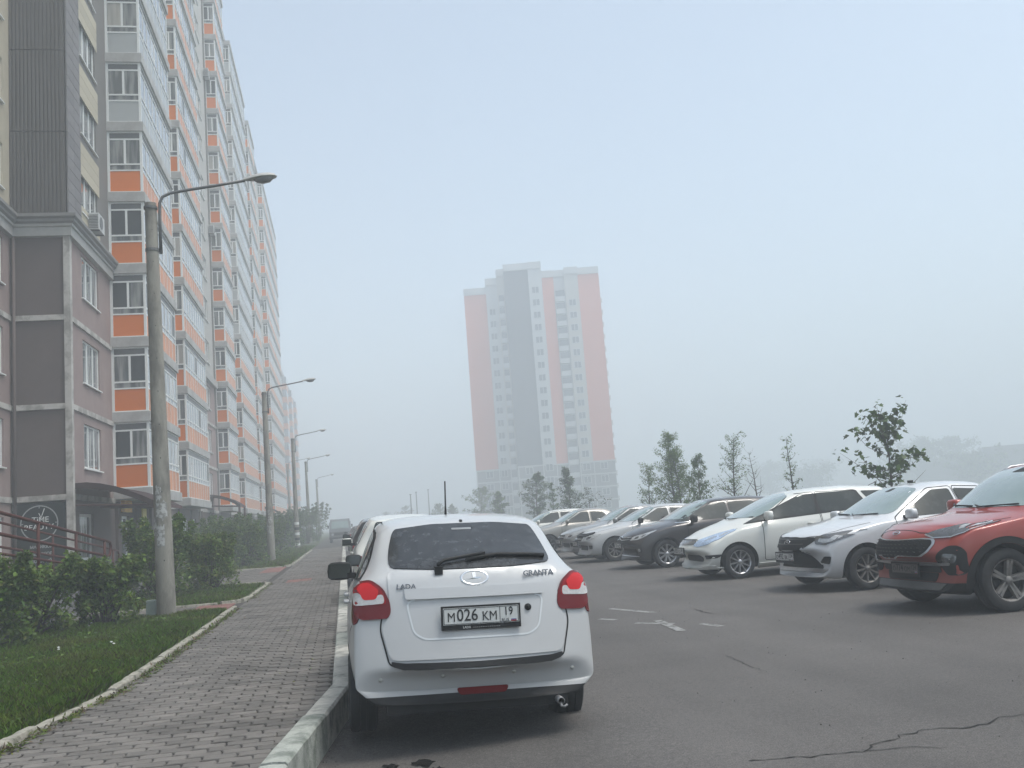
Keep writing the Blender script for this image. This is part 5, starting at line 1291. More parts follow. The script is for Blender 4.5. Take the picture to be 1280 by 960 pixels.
c.wiper('front', [(-.60, 1.075), (-.1, 1.05), (.05, 1.07)]); c.wiper('front', [(.08, 1.06), (.5, 1.065), (.6, 1.085)])
c.mirror(1.47, 1.045, P_WHITE2, size=1.12, shape=(.075, .115, .08)); sym(c, 'tail_lamp', 'rear', [(.60, .75), (.80, .75), (.72, 1.30), (.62, 1.30)], m_red, .010)
MB().tube([(-.25, c.y(3.9), 1.51), (-.25, c.y(4.05), 1.56)], .006, 5).build('aerial', m_blk, c.root)
c.place(7.06, 17.62, R(90))

# ======== dark brown hatchback
S = spec(HAT, 4.3, 1.5, 4.33, 1.50, 1.79, .93, 2.608, .315, P_DARK, cf=.48, ra=.375, tw=.2, rim=.22)
c = Car('parked_car', S, 'dark brown hatchback with chrome chevron bars and bright multi spoke wheels')
c.wheels((9, .09), m_alloy)
windscreen(c, [(.71, 1.06), (.63, 1.26), (.56, 1.41), (.25, 1.45)]); rear_glass(c, [(.58, 1.1), (.5, 1.38)])
g_ = c.panel('grille', 'front', [(-.42, .735), (.42, .735), (.44, .66), (.36, .62), (-.36, .62), (-.44, .66)], m_blk, .009, rnd_=.02)
for z in (.715, .665):
    c.line('chrome_bar', 'front', [(-.44, z+.012), (-.16, z), (0, z+.035), (.16, z), (.44, z+.012)], .016, m_chrome, .014, parent=g_)
sym(c, 'headlamp', 'front', [(.44, .655), (.60, .665), (.72, .72), (.80, .83), (.78, .86), (.62, .79), (.46, .735)], m_lensc, .010, res=.03, rnd_=.02)
sym(c, 'headlamp_inner', 'front', [(.52, .68), (.58, .685), (.60, .735), (.54, .74)], m_lensd, .0125, res=.03, rnd_=.02); sym(c, 'headlamp_inner', 'front', [(.63, .71), (.68, .73), (.70, .78), (.65, .77)], m_lensd, .0125, res=.03, rnd_=.02)
c.panel('lower_grille', 'front', [(-.55, .33), (.55, .33), (.45, .46), (-.45, .46)], m_blk, .010, rnd_=.03); sym(c, 'fog_lamp', 'front', [(.60, .40), (.70, .40), (.70, .47), (.60, .47)], m_lensc, .010, rnd_=.03)
c.line('chin_bar', 'front', [(-.70, .29), (0, .285), (.70, .29)], .016, m_alloy, .012)
c.plate('front', .545, ('C', '731', 'MA'), '124', (M('plate_dusty'), None))
c.line('bonnet_gap', 'top', [(-.74, 1.0), (-.64, .52), (-.50, .28), (-.3, .15), (0, .12), (.3, .15), (.50, .28), (.64, .52), (.74, 1.0)], .009, m_gap, .002)
c.generic_sides([[(1.25, 1.0), (1.55, 1.01), (1.55, 1.16)], [(1.62, 1.01), (2.52, 1.03), (2.52, 1.38), (2.2, 1.37), (1.68, 1.20)], [(2.60, 1.03), (3.40, 1.07), (3.20, 1.37), (2.60, 1.39)], [(3.47, 1.08), (3.75, 1.11), (3.42, 1.33)]],
                [[(1.45, .32), (2.55, .32), (2.57, 1.42), (2.2, 1.41), (1.47, 1.0)], [(2.58, .32), (3.2, .32), (3.5, .75), (3.55, 1.04), (3.22, 1.40), (2.59, 1.42)]], [(2.36, .90), (3.36, .93)])
c.both('chrome_sill', [(1.22, .975), (1.62, .985), (1.62, 1.0), (1.22, .992)], m_chrome, .008, rnd_=.003)
c.mirror(1.58, 1.0, m_blk, size=1.2); sym(c, 'tail_lamp', 'rear', [(.45, .85), (.78, .85), (.78, 1.02), (.45, 1.0)], m_red, .010)
MB().tube([(0, c.y(3.3), 1.49), (0, c.y(3.55), 1.86)], [.008, .003], 6).build('aerial', m_blk, c.root)
c.place(7.2, 22.1, R(90))

# ======== background parked cars: one builder, each with its own body and trim
def plain_car(kind, dims, paint_, label, pos, heading, style=(7, 0), rim=None, front='slot', lens=None, emb='bar', guard=False, aerial=None, glass=None, mir=None, group=None, name='parked_car'):
    base, L0, H0 = {'sedan': (SED, 4.5, 1.45), 'hatch': (HAT, 4.3, 1.5), 'suv': (SUVP, 4.485, 1.635)}[kind]
    L_, H_, W_, fo, wb, r = dims; S = spec(base, L0, H0, L_, H_, W_, fo, wb, r, paint_, rim=r*.66); c = Car(name, S, label, group=group); sh = S['sh']; w_ = W_/2
    c.wheels(style, rim or m_alloy); cz = lerp_curve(S['top'], base['top'][5][0]*S['sl']); hz_ = max(z for _, z in S['top'])
    windscreen(c, [(w_*.80, cz+.045), (w_*.72, (cz+hz_)/2), (w_*.63, hz_-.10), (w_*.3, hz_-.06)]); rear_glass(c, [(w_*.66, cz+.10), (w_*.55, hz_-.13)])
    sc_ = lambda P: [(x*w_/.88, z*sh) for x, z in P]; up = .12 if kind == 'suv' else 0
    c.panel('grille', 'front', sc_([(-.34, .59+up), (.34, .59+up), (.36, .70+up), (-.36, .70+up)]), m_blk, .009, rnd_=.03)
    c.line('grille_bar', 'front', sc_([(-.35, .645+up), (.35, .645+up)]), .018, m_chrome, .013)
    c.emblem('front', 0, (.648+up)*sh, emb, .06)
    sym(c, 'headlamp', 'front', sc_([(.40, .60+up), (.60, .60+up), (.74, .66+up), (.79, .75+up), (.62, .745+up), (.41, .70+up)]), lens or m_lensc, .009, res=.04, rnd_=.02)
    sym(c, 'headlamp_inner', 'front', sc_([(.50, .625+up), (.60, .63+up), (.63, .70+up), (.52, .69+up)]), m_lensd, .012, res=.04, rnd_=.02)
    c.panel('lower_grille', 'front', sc_([(-.36, .33), (.36, .33), (.40, .46), (-.40, .46)]), m_blk, .009, rnd_=.03); sym(c, 'fog_pocket', 'front', sc_([(.50, .36), (.72, .37), (.74, .47), (.50, .47)]), m_blk, .008, rnd_=.03)
    if guard: c.panel('bonnet_guard', 'front', sc_([(-.42, .70), (.42, .70), (.62, .765), (.60, .80), (.40, .765), (-.40, .765), (-.60, .80), (-.62, .765)]), m_blk, .030, rnd_=.02)
    f_ = lambda P: [(t_*S['sl'], z*sh) for t_, z in P]
    if kind == 'sedan':
        win = [[(1.62, .98), (2.45, .985), (2.45, 1.33), (2.2, 1.33), (1.75, 1.10)], [(2.53, .985), (3.2, 1.0), (3.02, 1.29), (2.53, 1.33)], [(3.26, 1.0), (3.48, 1.03), (3.14, 1.23)]]; h_ = [(2.28, .88), (3.22, .90)]
        drs = [[(1.38, .32), (2.48, .32), (2.5, 1.37), (2.15, 1.36), (1.40, .97)], [(2.51, .32), (3.1, .32), (3.42, .75), (3.42, 1.0), (3.08, 1.33), (2.52, 1.37)]]
    elif kind == 'hatch':
        win = [[(1.50, 1.0), (2.40, 1.015), (2.40, 1.39), (2.1, 1.38), (1.62, 1.15)], [(2.48, 1.02), (3.28, 1.05), (3.12, 1.37), (2.48, 1.40)], [(3.36, 1.06), (3.72, 1.09), (3.36, 1.34)]]; h_ = [(2.22, .90), (3.2, .93)]
        drs = [[(1.3, .32), (2.43, .32), (2.45, 1.43), (2.05, 1.42), (1.32, .99)], [(2.46, .32), (3.05, .32), (3.4, .75), (3.4, 1.03), (3.15, 1.40), (2.47, 1.43)]]
    else:
        win = [[(1.65, 1.09), (2.5, 1.09), (2.5, 1.50), (2.2, 1.49), (1.75, 1.22)], [(2.58, 1.09), (3.42, 1.11), (3.35, 1.48), (2.58, 1.50)], [(3.50, 1.12), (4.0, 1.16), (3.85, 1.44), (3.46, 1.47)]]; h_ = [(2.3, .97), (3.3, .99)]
        drs = [[(1.4, .40), (2.53, .40), (2.55, 1.53), (2.15, 1.52), (1.42, 1.08)], [(2.56, .40), (3.2, .40), (3.48, .85), (3.48, 1.1), (3.4, 1.52), (2.57, 1.53)]]
    c.generic_sides([f_(p) for p in win], [f_(p) for p in drs], [(t_*S['sl'], z*sh) for t_, z in h_], glass=glass)
    c.mirror(win[0][0][0]*S['sl']-.03, win[0][0][1]*sh+.01, mir or paint_, size=1.05)
    tz = (.80 if kind == 'sedan' else .78)*sh
    sym(c, 'tail_lamp', 'rear', [(w_*.62, tz), (w_*.92, tz), (w_*.92, tz+.17), (w_*.62, tz+.17)], m_red, .010)
    c.plate('front', .52*sh, ('A', '518', 'TX'), '24', (M('plate_dusty'), None)); c.plate('rear', .70*sh, ('A', '518', 'TX'), '24', (M('plate_dusty'), None))
    c.line('bonnet_gap', 'top', [(-w_*.84, 1.05), (-w_*.72, .52), (-w_*.55, .28), (-w_*.3, .15), (0, .12), (w_*.3, .15), (w_*.55, .28), (w_*.72, .52), (w_*.84, 1.05)], .009, m_gap, .002)
    if aerial: MB().tube([(0, c.y(aerial), hz_-.01), (0, c.y(aerial+.2), hz_+.30)], [.008, .003], 6).build('aerial', m_blk, c.root)
    c.place(pos[0], pos[1], R(heading))
    if heading == 0: c.root.rotation_euler = (0, R(2.0), 0); c.root.location.z = -.030
    return c
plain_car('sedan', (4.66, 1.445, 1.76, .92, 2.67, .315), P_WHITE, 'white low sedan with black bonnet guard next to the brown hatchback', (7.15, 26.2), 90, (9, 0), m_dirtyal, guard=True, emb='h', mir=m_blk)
plain_car('sedan', (4.52, 1.47, 1.725, .90, 2.60, .31), P_SILVER, 'pale silver car with bow badge nose between white sedan and side lit saloon', (7.25, 28.9), 90, (7, 0), emb='bow', mir=P_SILVER)
plain_car('sedan', (4.45, 1.47, 1.70, .90, 2.60, .31), P_BEIGE, 'beige silver saloon whose whole window line shows above the other bonnets', (7.0, 34.0), 90, (7, 0), m_steel)
plain_car('hatch', (4.2, 1.50, 1.70, .85, 2.50, .30), P_WHITE2, 'white hatchback roof showing just behind the beige silver saloon', (6.9, 38.2), 90)
# cars along the kerb ahead of the white liftback
plain_car('hatch', (4.0, 1.44, 1.68, .80, 2.46, .29), P_SILVER, 'silver hatchback with black door mirror parked directly ahead of the white liftback', (.98, 14.15), 0, mir=m_blk)
plain_car('suv', (4.6, 1.66, 1.80, .88, 2.68, .34), P_WHITE2, 'white estate with pale roof and stub aerial parked second ahead of the liftback', (.98, 20.3), 0, aerial=None)
plain_car('suv', (4.5, 1.68, 1.82, .90, 2.66, .34), P_BLACK, 'black off-roader parked along the kerb third ahead of the liftback', (1.0, 29.0), 0)
plain_car('hatch', (4.2, 1.52, 1.70, .85, 2.5, .30), P_GREY, 'grey hatchback parked along the kerb in the haze before the van', (.98, 42.0), 0)
plain_car('sedan', (4.5, 1.47, 1.74, .9, 2.62, .31), P_BLACK, 'black saloon parked along the kerb in thick haze beside the van', (1.0, 60.0), 0)

# boxy grey van facing down the street, far off in the haze
vn = empty('parked_van', (-.35, 86, 0), R(180)); tag(vn, 'boxy grey van facing along the pavement far off in the haze', 'van')
mb = MB(); prof = [(2.1, .45), (2.12, 1.0), (2.05, 1.2), (1.75, 1.95), (1.55, 2.08), (-2.0, 2.10), (-2.15, 1.95), (-2.18, .45)]
n = len(prof); V = [(-.92, y, z) for y, z in prof]+[(.92, y, z) for y, z in prof]
Vi = [(-.92+(.10 if z > 1.3 else 0), y, z) for y, z in prof]+[(.92-(.10 if z > 1.3 else 0), y, z) for y, z in prof]
mb.add(Vi, [tuple(range(n))[::-1], tuple(range(n, 2*n))]+[(i, (i+1) % n, n+(i+1) % n, n+i) for i in range(n)]); mb.build('body', P_GREY, vn)
mb = MB().add([(-.74, 2.04, 1.28), (.74, 2.04, 1.28), (.68, 1.80, 1.88), (-.68, 1.80, 1.88)], [(0, 1, 2, 3)]); o = mb.build('windscreen', m_gws, vn); o.location = (0, .03, .012)
for sx_ in (-1, 1):
    o = MB().box(-.01, .01, -.45, .45, 1.28, 1.85).build('side_window', m_gsd, vn, (sx_*.885, 1.05, 0)); o = MB().box(-.01, .01, -.8, .8, 1.28, 1.85).build('side_window', m_gsd, vn, (sx_*.885, -.7, 0))
    MB().lathe([(.001, .02), (.09, .02), (.105, 0)], 16, 'y', (sx_*.66, 2.12, .80)).build('headlamp', m_lensc, vn)
    MB().box(sx_*1.0-.06, sx_*1.0+.06, 1.55, 1.62, 1.35, 1.6).build('mirror', m_blk, vn)
    for yy in (1.35, -1.3):
        e = empty('wheel', (sx_*.80, yy, .35), 0 if sx_ > 0 else math.pi, vn); MB().lathe([(.001, .09), (.22, .09), (.33, .1), (.35, .07), (.35, -.1), (.2, -.1)], 24, 'x').build('tyre', m_rub, e)
        MB().lathe([(.001, .10), (.18, .10), (.2, .095)], 16, 'x').build('rim', m_steel, e)
MB().box(-.5, .5, 2.105, 2.14, .72, .95).build('grille', m_blk, vn); MB().box(-.93, .93, 2.1, 2.2, .42, .58).build('bumper', m_blk, vn)
# ================================================================ lamp posts, railing, ramp, small street things
m_conc = M('lamp_concrete', (.27, .255, .22), .9, var=.26, vscale=5, col2=(.17, .16, .14), mixscale=3, bump=.4, bscale=50, stretch=(1, 1, .35))
m_galv = M('lamp_arm_steel', (.15, .15, .15), .55, metal=.5, var=.1); m_lhead = M('lamp_head_white', (.42, .42, .41), .5, var=.1, vscale=8); m_lglass = M('lamp_diffuser', (.20, .20, .20), .2, coat=.5)
m_poster = M('torn_poster', (.42, .42, .41), .85, col2=(.22, .215, .20), mixscale=14, mixlo=.46, mixhi=.54)
def lamp_post(x, y, z0, label, H=7.85, arm=2.5, seed=0, detail=True):
    root = empty('street_lamp', (x, y, z0)); tag(root, label, 'street lamp', 'concrete lamp posts along the pavement'); q = random.Random(seed)
    root.rotation_euler = (R(q.uniform(-.4, .4)), R(-.65 if seed == 0 else q.uniform(-1.2, -.2)), R(0))
    N = 14; MB().tube([(0, 0, -.2+(H+.2)*k/N) for k in range(N+1)], [.172-.066*k/N for k in range(N+1)], 20).build('post', m_conc, root, smooth='auto')
    if detail:
        hs = MB()
        for k in range(11):
            hs.lathe([(.001, .0), (.014, .0)], 8, 'y', (.02, -(.168-.066*(1.0+.62*k)/H), 1.0+.62*k))
        hs.build('bolt_hole', m_gap, root)
        for (za, zb, wd) in ((1.25, 1.62, .9), (1.75, 2.05, 1.3), (2.10, 2.35, .7), (1.45, 1.80, -.6)):
            V = []; F = []; n = 7; jz = [q.uniform(-.05, .05) for _ in range(2*n+2)]
            for k in range(n+1):
                a = -math.pi/2 - .6 + wd*(k/n)
                for i_, z in enumerate((za, zb)):
                    r_ = .172-.066*z/H+.003; V.append((r_*math.cos(a), r_*math.sin(a), z+jz[2*k % len(jz) + i_ - 0 if 2*k+i_ < len(jz) else 0]))
                if k: F.append((2*k-2, 2*k, 2*k+1, 2*k-1))
            MB().add(V, F).build('torn_poster', m_poster, root)
    for z in (H-.95, H-.12): MB().lathe([(.108, 0), (.128, 0), (.128, .05), (.108, .05)], 16, 'z', (0, 0, z)).build('clamp', m_galv, root)
    p = [(.155, 0, H-1.0), (.16, 0, H-.3), (.17, 0, H+.0), (.22, 0, H+.12), (.36, 0, H+.19), (.7, 0, H+.25), (1.2, 0, H+.32), (arm-.35, 0, H+.41)]
    MB().tube(p, .030, 8).build('arm', m_galv, root, smooth=True)
    hx, hz_ = arm-.38, H+.415
    head = MB(); n = 14; V = []; prof = [(0, .035, .04), (.10, .07, .06), (.22, .13, .085), (.36, .165, .095), (.50, .155, .085), (.60, .11, .06), (.645, .02, .015)]
    for u, w_, h_ in prof:
        for k in range(n):
            a = 2*math.pi*k/n; zz = math.sin(a); V.append((hx+u, w_*math.cos(a), hz_+u*.10+(h_*zz if zz > 0 else h_*.25*zz)))
    F = [(i*n+k, i*n+(k+1) % n, (i+1)*n+(k+1) % n, (i+1)*n+k) for i in range(len(prof)-1) for k in range(n)]+[tuple(range(n))[::-1], tuple(range((len(prof)-1)*n, len(prof)*n))]
    hd_ = head.add(V, F).build('lamp_head', m_lhead, root, smooth='auto')
    g_ = MB(); V = []; prof = [(.20, .04, .02), (.27, .10, .07), (.38, .135, .10), (.50, .12, .085), (.58, .04, .02)]
    for u, w_, h_ in prof:
        for k in range(9): a = math.pi+math.pi*k/8; V.append((hx+u, w_*math.cos(a), hz_+u*.10-.012+h_*math.sin(a)))
    g_.add(V, [(i*9+k, i*9+k+1, (i+1)*9+k+1, (i+1)*9+k) for i in range(len(prof)-1) for k in range(8)]).build('diffuser', m_lglass, hd_, smooth=True)
    return root
LP = [(-3.24, 18.62, 'nearest tall concrete lamp post with torn paper scraps, rising from the lawn edge'), (-3.28, 45.2, 'concrete lamp post standing in the hedge, second along the pavement'), (-3.25, 69.5, 'third concrete lamp post along the pavement, greyed by haze'),
      (-3.25, 94.5, 'fourth concrete lamp post along the pavement, fading in fog'), (-3.2, 131, 'faint fifth concrete lamp post almost lost in the fog')]
LP[0] = (LP[0][0], LP[0][1], 'tall concrete lamp post with torn paper scraps rising from the near lawn edge')
for k, (x, y, lab) in enumerate(LP): lamp_post(x, y, .12, lab, seed=k, detail=k < 2, H=7.75, arm=2.12)
lamp_post(-6.2, 118, .12, 'thin faint lamp post set back behind the hedge in the fog', seed=9, detail=False, H=9.2)
for k in range(5):      # black and white bands painted round the foot of the third post
    r3 = bpy.data.objects['street_lamp.002']; z = .25+.36*k
    MB().lathe([(.176-.0085*z, z), (.176-.0085*(z+.18), z+.18)], 16, 'z').build('painted_band', m_gap if k % 2 else m_frame, r3)
# little grey-green box at the foot of the near post
bx_ = tag(MB().box(-.08, .08, -.07, .07, 0, .30, .015).build('utility_box', M('box_green_grey', (.22, .27, .25), .6, var=.15, vscale=12), None, (-3.52, 18.72, .125)), 'small grey green box at the foot of the papered lamp post', 'utility box')
# ramp with brown-red tube railing
rp = MB(); y0, y1 = 15.5, 29.0; za, zb = 1.22, .14
rp.add([(-6.35, y0, .0), (-5.15, y0, .0), (-5.15, y1, .0), (-6.35, y1, .0), (-6.35, y0, za), (-5.15, y0, za), (-5.15, y1, zb), (-6.35, y1, zb)], [(3, 2, 1, 0), (4, 5, 6, 7), (0, 1, 5, 4), (1, 2, 6, 5), (2, 3, 7, 6), (3, 0, 4, 7)])
rp_o = tag(rp.build('entrance_ramp', M('ramp_concrete', (.20, .195, .185), .9, var=.2, vscale=3)), 'sloping concrete ramp behind the leafy bushes with brown rails on it', 'ramp')
def rz_(y): return za+(zb-za)*(y-y0)/(y1-y0)
def railing(x, ya, yb, hts, posts, label, r=.026, loop=.38):
    root = empty('ramp_railing', (x, yb, .1)); tag(root, label, 'railing', 'brown tube rails of the ramp')
    h0, h1 = hts
    pts = [(x, ya, rz_(ya)+h0), (x, yb, rz_(yb)+h0), (x, yb+loop*.8, rz_(yb)+h0-.03), (x, yb+loop, rz_(yb)+h0-.12), (x, yb+loop*.85, rz_(yb)+h1+.06), (x, yb+loop*.6, rz_(yb)+h1), (x, yb, rz_(yb)+h1), (x, ya, rz_(ya)+h1)]
    wl(MB().tube(pts, r, 8).build('handrail', m_brownp, None, smooth=True), root)
    wl(MB().tube([(x, ya, rz_(ya)+.3), (x, yb, rz_(yb)+.3)], r*.8, 8).build('lower_rail', m_brownp, None, smooth=True), root)
    for y in posts: wl(MB().tube([(x, y, rz_(y)-.12), (x, y, rz_(y)+h0)], r, 8).build('post', m_brownp, None, smooth=True), root)
railing(-5.22, 16, 22.9, (.93, .60), (18.0, 20.4, 22.7), 'brown tube handrail on the lawn side of the ramp', .03)
railing(-6.2, 16, 28.2, (1.10, .66), (18.2, 22.4, 27.9), 'brown tube handrail on the wall side of the ramp', .024)
# masts and poles far ahead
m_mast = M('mast_grey', (.10, .10, .105), .7)
for k, (px, pyt, Y, lab, r_) in enumerate(((513, 618, 150, 'first of three thin poles lost in the fog', .11), (520, 615, 160, 'second of three thin poles lost in the fog', .11), (535, 612, 170, 'third of three thin poles lost in the fog', .11))):
    p = on_y(px, pyt, Y); m_ = empty('pole', (p.x, p.y, 0)); tag(m_, lab, 'pole')
    MB().tube([(0, 0, 0), (0, 0, p.z)], [r_, r_*.7], 8).build('shaft', m_mast, m_, smooth=True); MB().lathe([(.001, 0), (r_*1.6, -.02), (r_*1.6, -.12), (r_, -.14)], 10, 'z', (0, 0, p.z+.05)).build('cap', m_mast, m_)
# ================================================================ vegetation
def leafmat(name, a, b_, tl=.3, rough=.5): return M(name, a, rough, col2=b_, mixscale=2.2, mixlo=.4, mixhi=.62, island=.45, tl=tl, spec=.35)
m_lf1 = leafmat('leaf_green', (.09, .16, .018), (.12, .18, .024)); m_lf2 = leafmat('leaf_dark', (.052, .105, .016), (.072, .125, .02)); m_lf3 = leafmat('leaf_yellowish', (.10, .13, .025), (.14, .15, .03))
m_lf4 = leafmat('leaf_grey_green', (.045, .058, .035), (.06, .075, .045), .2); m_bark = M('bark', (.065, .052, .042), .9, var=.3, vscale=12, bump=.5, bscale=40)
m_lfm = leafmat('maple_leaf', (.035, .065, .018), (.05, .08, .02), .25)
def leaves_mesh(P, N, size, mats, rs, mi=None, maple=False, asp=.55, jit=.7, droop=0.0):
    """one bent quad (or a lobed maple blade) per leaf; P points, N preferred facing"""
    n = len(P)
    d = rs.normal(size=(n, 3)); d[:, 2] -= droop; d /= np.linalg.norm(d, axis=1)[:, None]
    nn = N + rs.normal(size=(n, 3))*jit; nn /= np.linalg.norm(nn, axis=1)[:, None]
    d -= nn*(d*nn).sum(1)[:, None]; d /= np.maximum(1e-6, np.linalg.norm(d, axis=1))[:, None]; s_ = np.cross(nn, d)
    L = (size*rs.uniform(.45, 1.4, n))[:, None]; up = nn*L*.10
    if not maple:
        V = np.stack([P, P+d*L*.45+s_*L*asp*.5+up, P+d*L, P+d*L*.45-s_*L*asp*.5+up], 1).reshape(-1, 3); F = np.arange(n*4).reshape(n, 4)
    else:
        pts = [(0, 0, 0), (.15, .42, .1), (.45, .30, .05), (.62, .52, .1), (.62, .22, 0), (1.0, 0, -.1), (.62, -.22, 0), (.62, -.52, .1), (.45, -.30, .05), (.15, -.42, .1)]
        V = np.stack([P+d*L*a+s_*L*b_+nn*L*c for a, b_, c in pts], 1).reshape(-1, 3); F = np.arange(n*10).reshape(n, 10)
    return np_mesh('foliage', V, F, mats, mi)
def crown_points(rs, clumps, per, spread):
    C = np.repeat(np.array([c[:3] for c in clumps]), per, 0); r = np.repeat(np.array([c[3] for c in clumps]), per)[:, None]
    o = rs.normal(size=C.shape); o /= np.linalg.norm(o, axis=1)[:, None]; rad = rs.uniform(.15, 1, len(C))[:, None]**.6
    P = C + o*rad*r*spread; return P, o
def shrub(x, y, h, rx, ry, label, seed, leaf=.075, n_cl=70, per=70, mats=None, group='leafy shrubs along the block', z0=.12, base=.05):
    rs = np.random.RandomState(seed); q = random.Random(seed); root = empty('shrub', (x, y, z0)); tag(root, label, 'shrub', group)
    cl = []; st = MB()
    for k in range(n_cl):
        a = q.uniform(0, 6.283); u = q.random()**.5; zz = q.uniform(base, 1)**.8
        w_ = (1-.55*zz**2.2)*(.75+.35*q.random())*(1+.18*math.sin(3*a+seed))
        px, py, pz = rx*u*w_*math.cos(a), ry*u*w_*math.sin(a), h*zz*(1-.22*u*u)*(.88+.2*q.random())
        cl.append((px, py, pz, q.uniform(.13, .27)*(.6+.4*h/2)))
        if k % 2 == 0: st.tube([(px*.15, py*.15, -.05), (px*.55, py*.55, pz*.5), (px, py, pz)], [.016, .010, .004], 5)
    for k in range(n_cl//3):     # long shoots that break the outline
        a = q.uniform(0, 6.283); px, py = rx*.8*math.cos(a)*q.uniform(.5, 1.15), ry*.8*math.sin(a)*q.uniform(.5, 1.15); top = h*q.uniform(.85, 1.15)
        for j in range(4): cl.append((px*(.85+.07*j), py*(.85+.07*j), top*(.72+.1*j), .10))
        st.tube([(px*.2, py*.2, 0), (px*.7, py*.7, top*.6), (px*1.05, py*1.05, top)], [.014, .009, .003], 5)
    st.build('stems', m_bark, root, smooth=True)
    P, o = crown_points(rs, cl, per, 1.0); P[:, 2] = np.maximum(P[:, 2], .02); N = o*.5+np.array([0, 0, .8])
    ms = mats or [m_lf1, m_lf2, m_lf3]; mi = rs.choice(len(ms), len(P), p=([.52, .33, .15] if len(ms) == 3 else None))
    link('foliage', leaves_mesh(P, N, leaf, ms, rs, mi), root); return root
# big bush in front of the ramp, bush behind the lamp post, hedge of shrubs towards the fog
shrub(-5.05, 16.6, 1.08, 1.05, .9, 'broad leafy green bush on the lawn in front of the beauty sign', 1, .08, 80, 70)
shrub(-6.75, 16.9, 1.15, 1.1, 1.0, 'leafy green bush against the ramp beneath the beauty sign', 2, .08, 75, 70)
shrub(-5.25, 15.0, 1.1, .8, .7, 'leafy green bush at the head of the ramp next to the lawn', 6, .085, 60, 80)
shrub(-4.05, 17.55, .95, .65, .6, 'low spreading end of the leafy bushes near the paved cross path', 3, .08, 45, 80)
shrub(-4.35, 24.0, 1.6, 1.0, 1.3, 'dense dark green bush directly behind the papered lamp post', 4, .08, 85, 70, [m_lf2, m_lf1, m_lf3])
shrub(-3.35, 25.3, 1.25, .75, .8, 'yellowish green bush edge beside the second lawn patch', 5, .075, 60, 80, [m_lf1, m_lf3, m_lf2])
hedge = [(-5.2, 39.5, 2.1, 1.3, 1.5), (-4.2, 41.5, 1.9, 1.1, 1.4), (-5.3, 45.0, 2.4, 1.4, 1.8), (-4.1, 47.5, 2.0, 1.1, 1.6), (-5.0, 51.5, 2.4, 1.4, 1.8), (-4.2, 55.5, 2.2, 1.2, 1.8), (-5.2, 60.5, 2.6, 1.5, 2.0), (-4.3, 65, 2.5, 1.3, 2.0),
         (-5.0, 71.5, 2.8, 1.5, 2.4), (-4.2, 77, 2.8, 1.4, 2.4), (-4.8, 84, 3.2, 1.6, 2.6), (-3.4, 90, 3.4, 1.6, 2.6), (-4.2, 98, 3.8, 1.9, 3.0), (-3.0, 106, 4.2, 2.0, 3.2)]
wd = ['first', 'second', 'third', 'fourth', 'fifth', 'sixth', 'seventh', 'eighth', 'ninth', 'tenth', 'eleventh', 'twelfth', 'thirteenth', 'last']
for k, (x, y, h_, rx, ry) in enumerate(hedge):
    h_ *= .80
    shrub(x, y, h_, rx, ry, wd[k]+' shrub of the dark hedge running from the paved court into fog', 20+k, .09 if k < 6 else .13, 80 if k < 6 else 70, 60 if k < 6 else 40, [m_lf2, m_lf1, m_lf3] if k < 6 else [m_lf2, m_lf4, m_lf1], 'shrubs of the hedge')

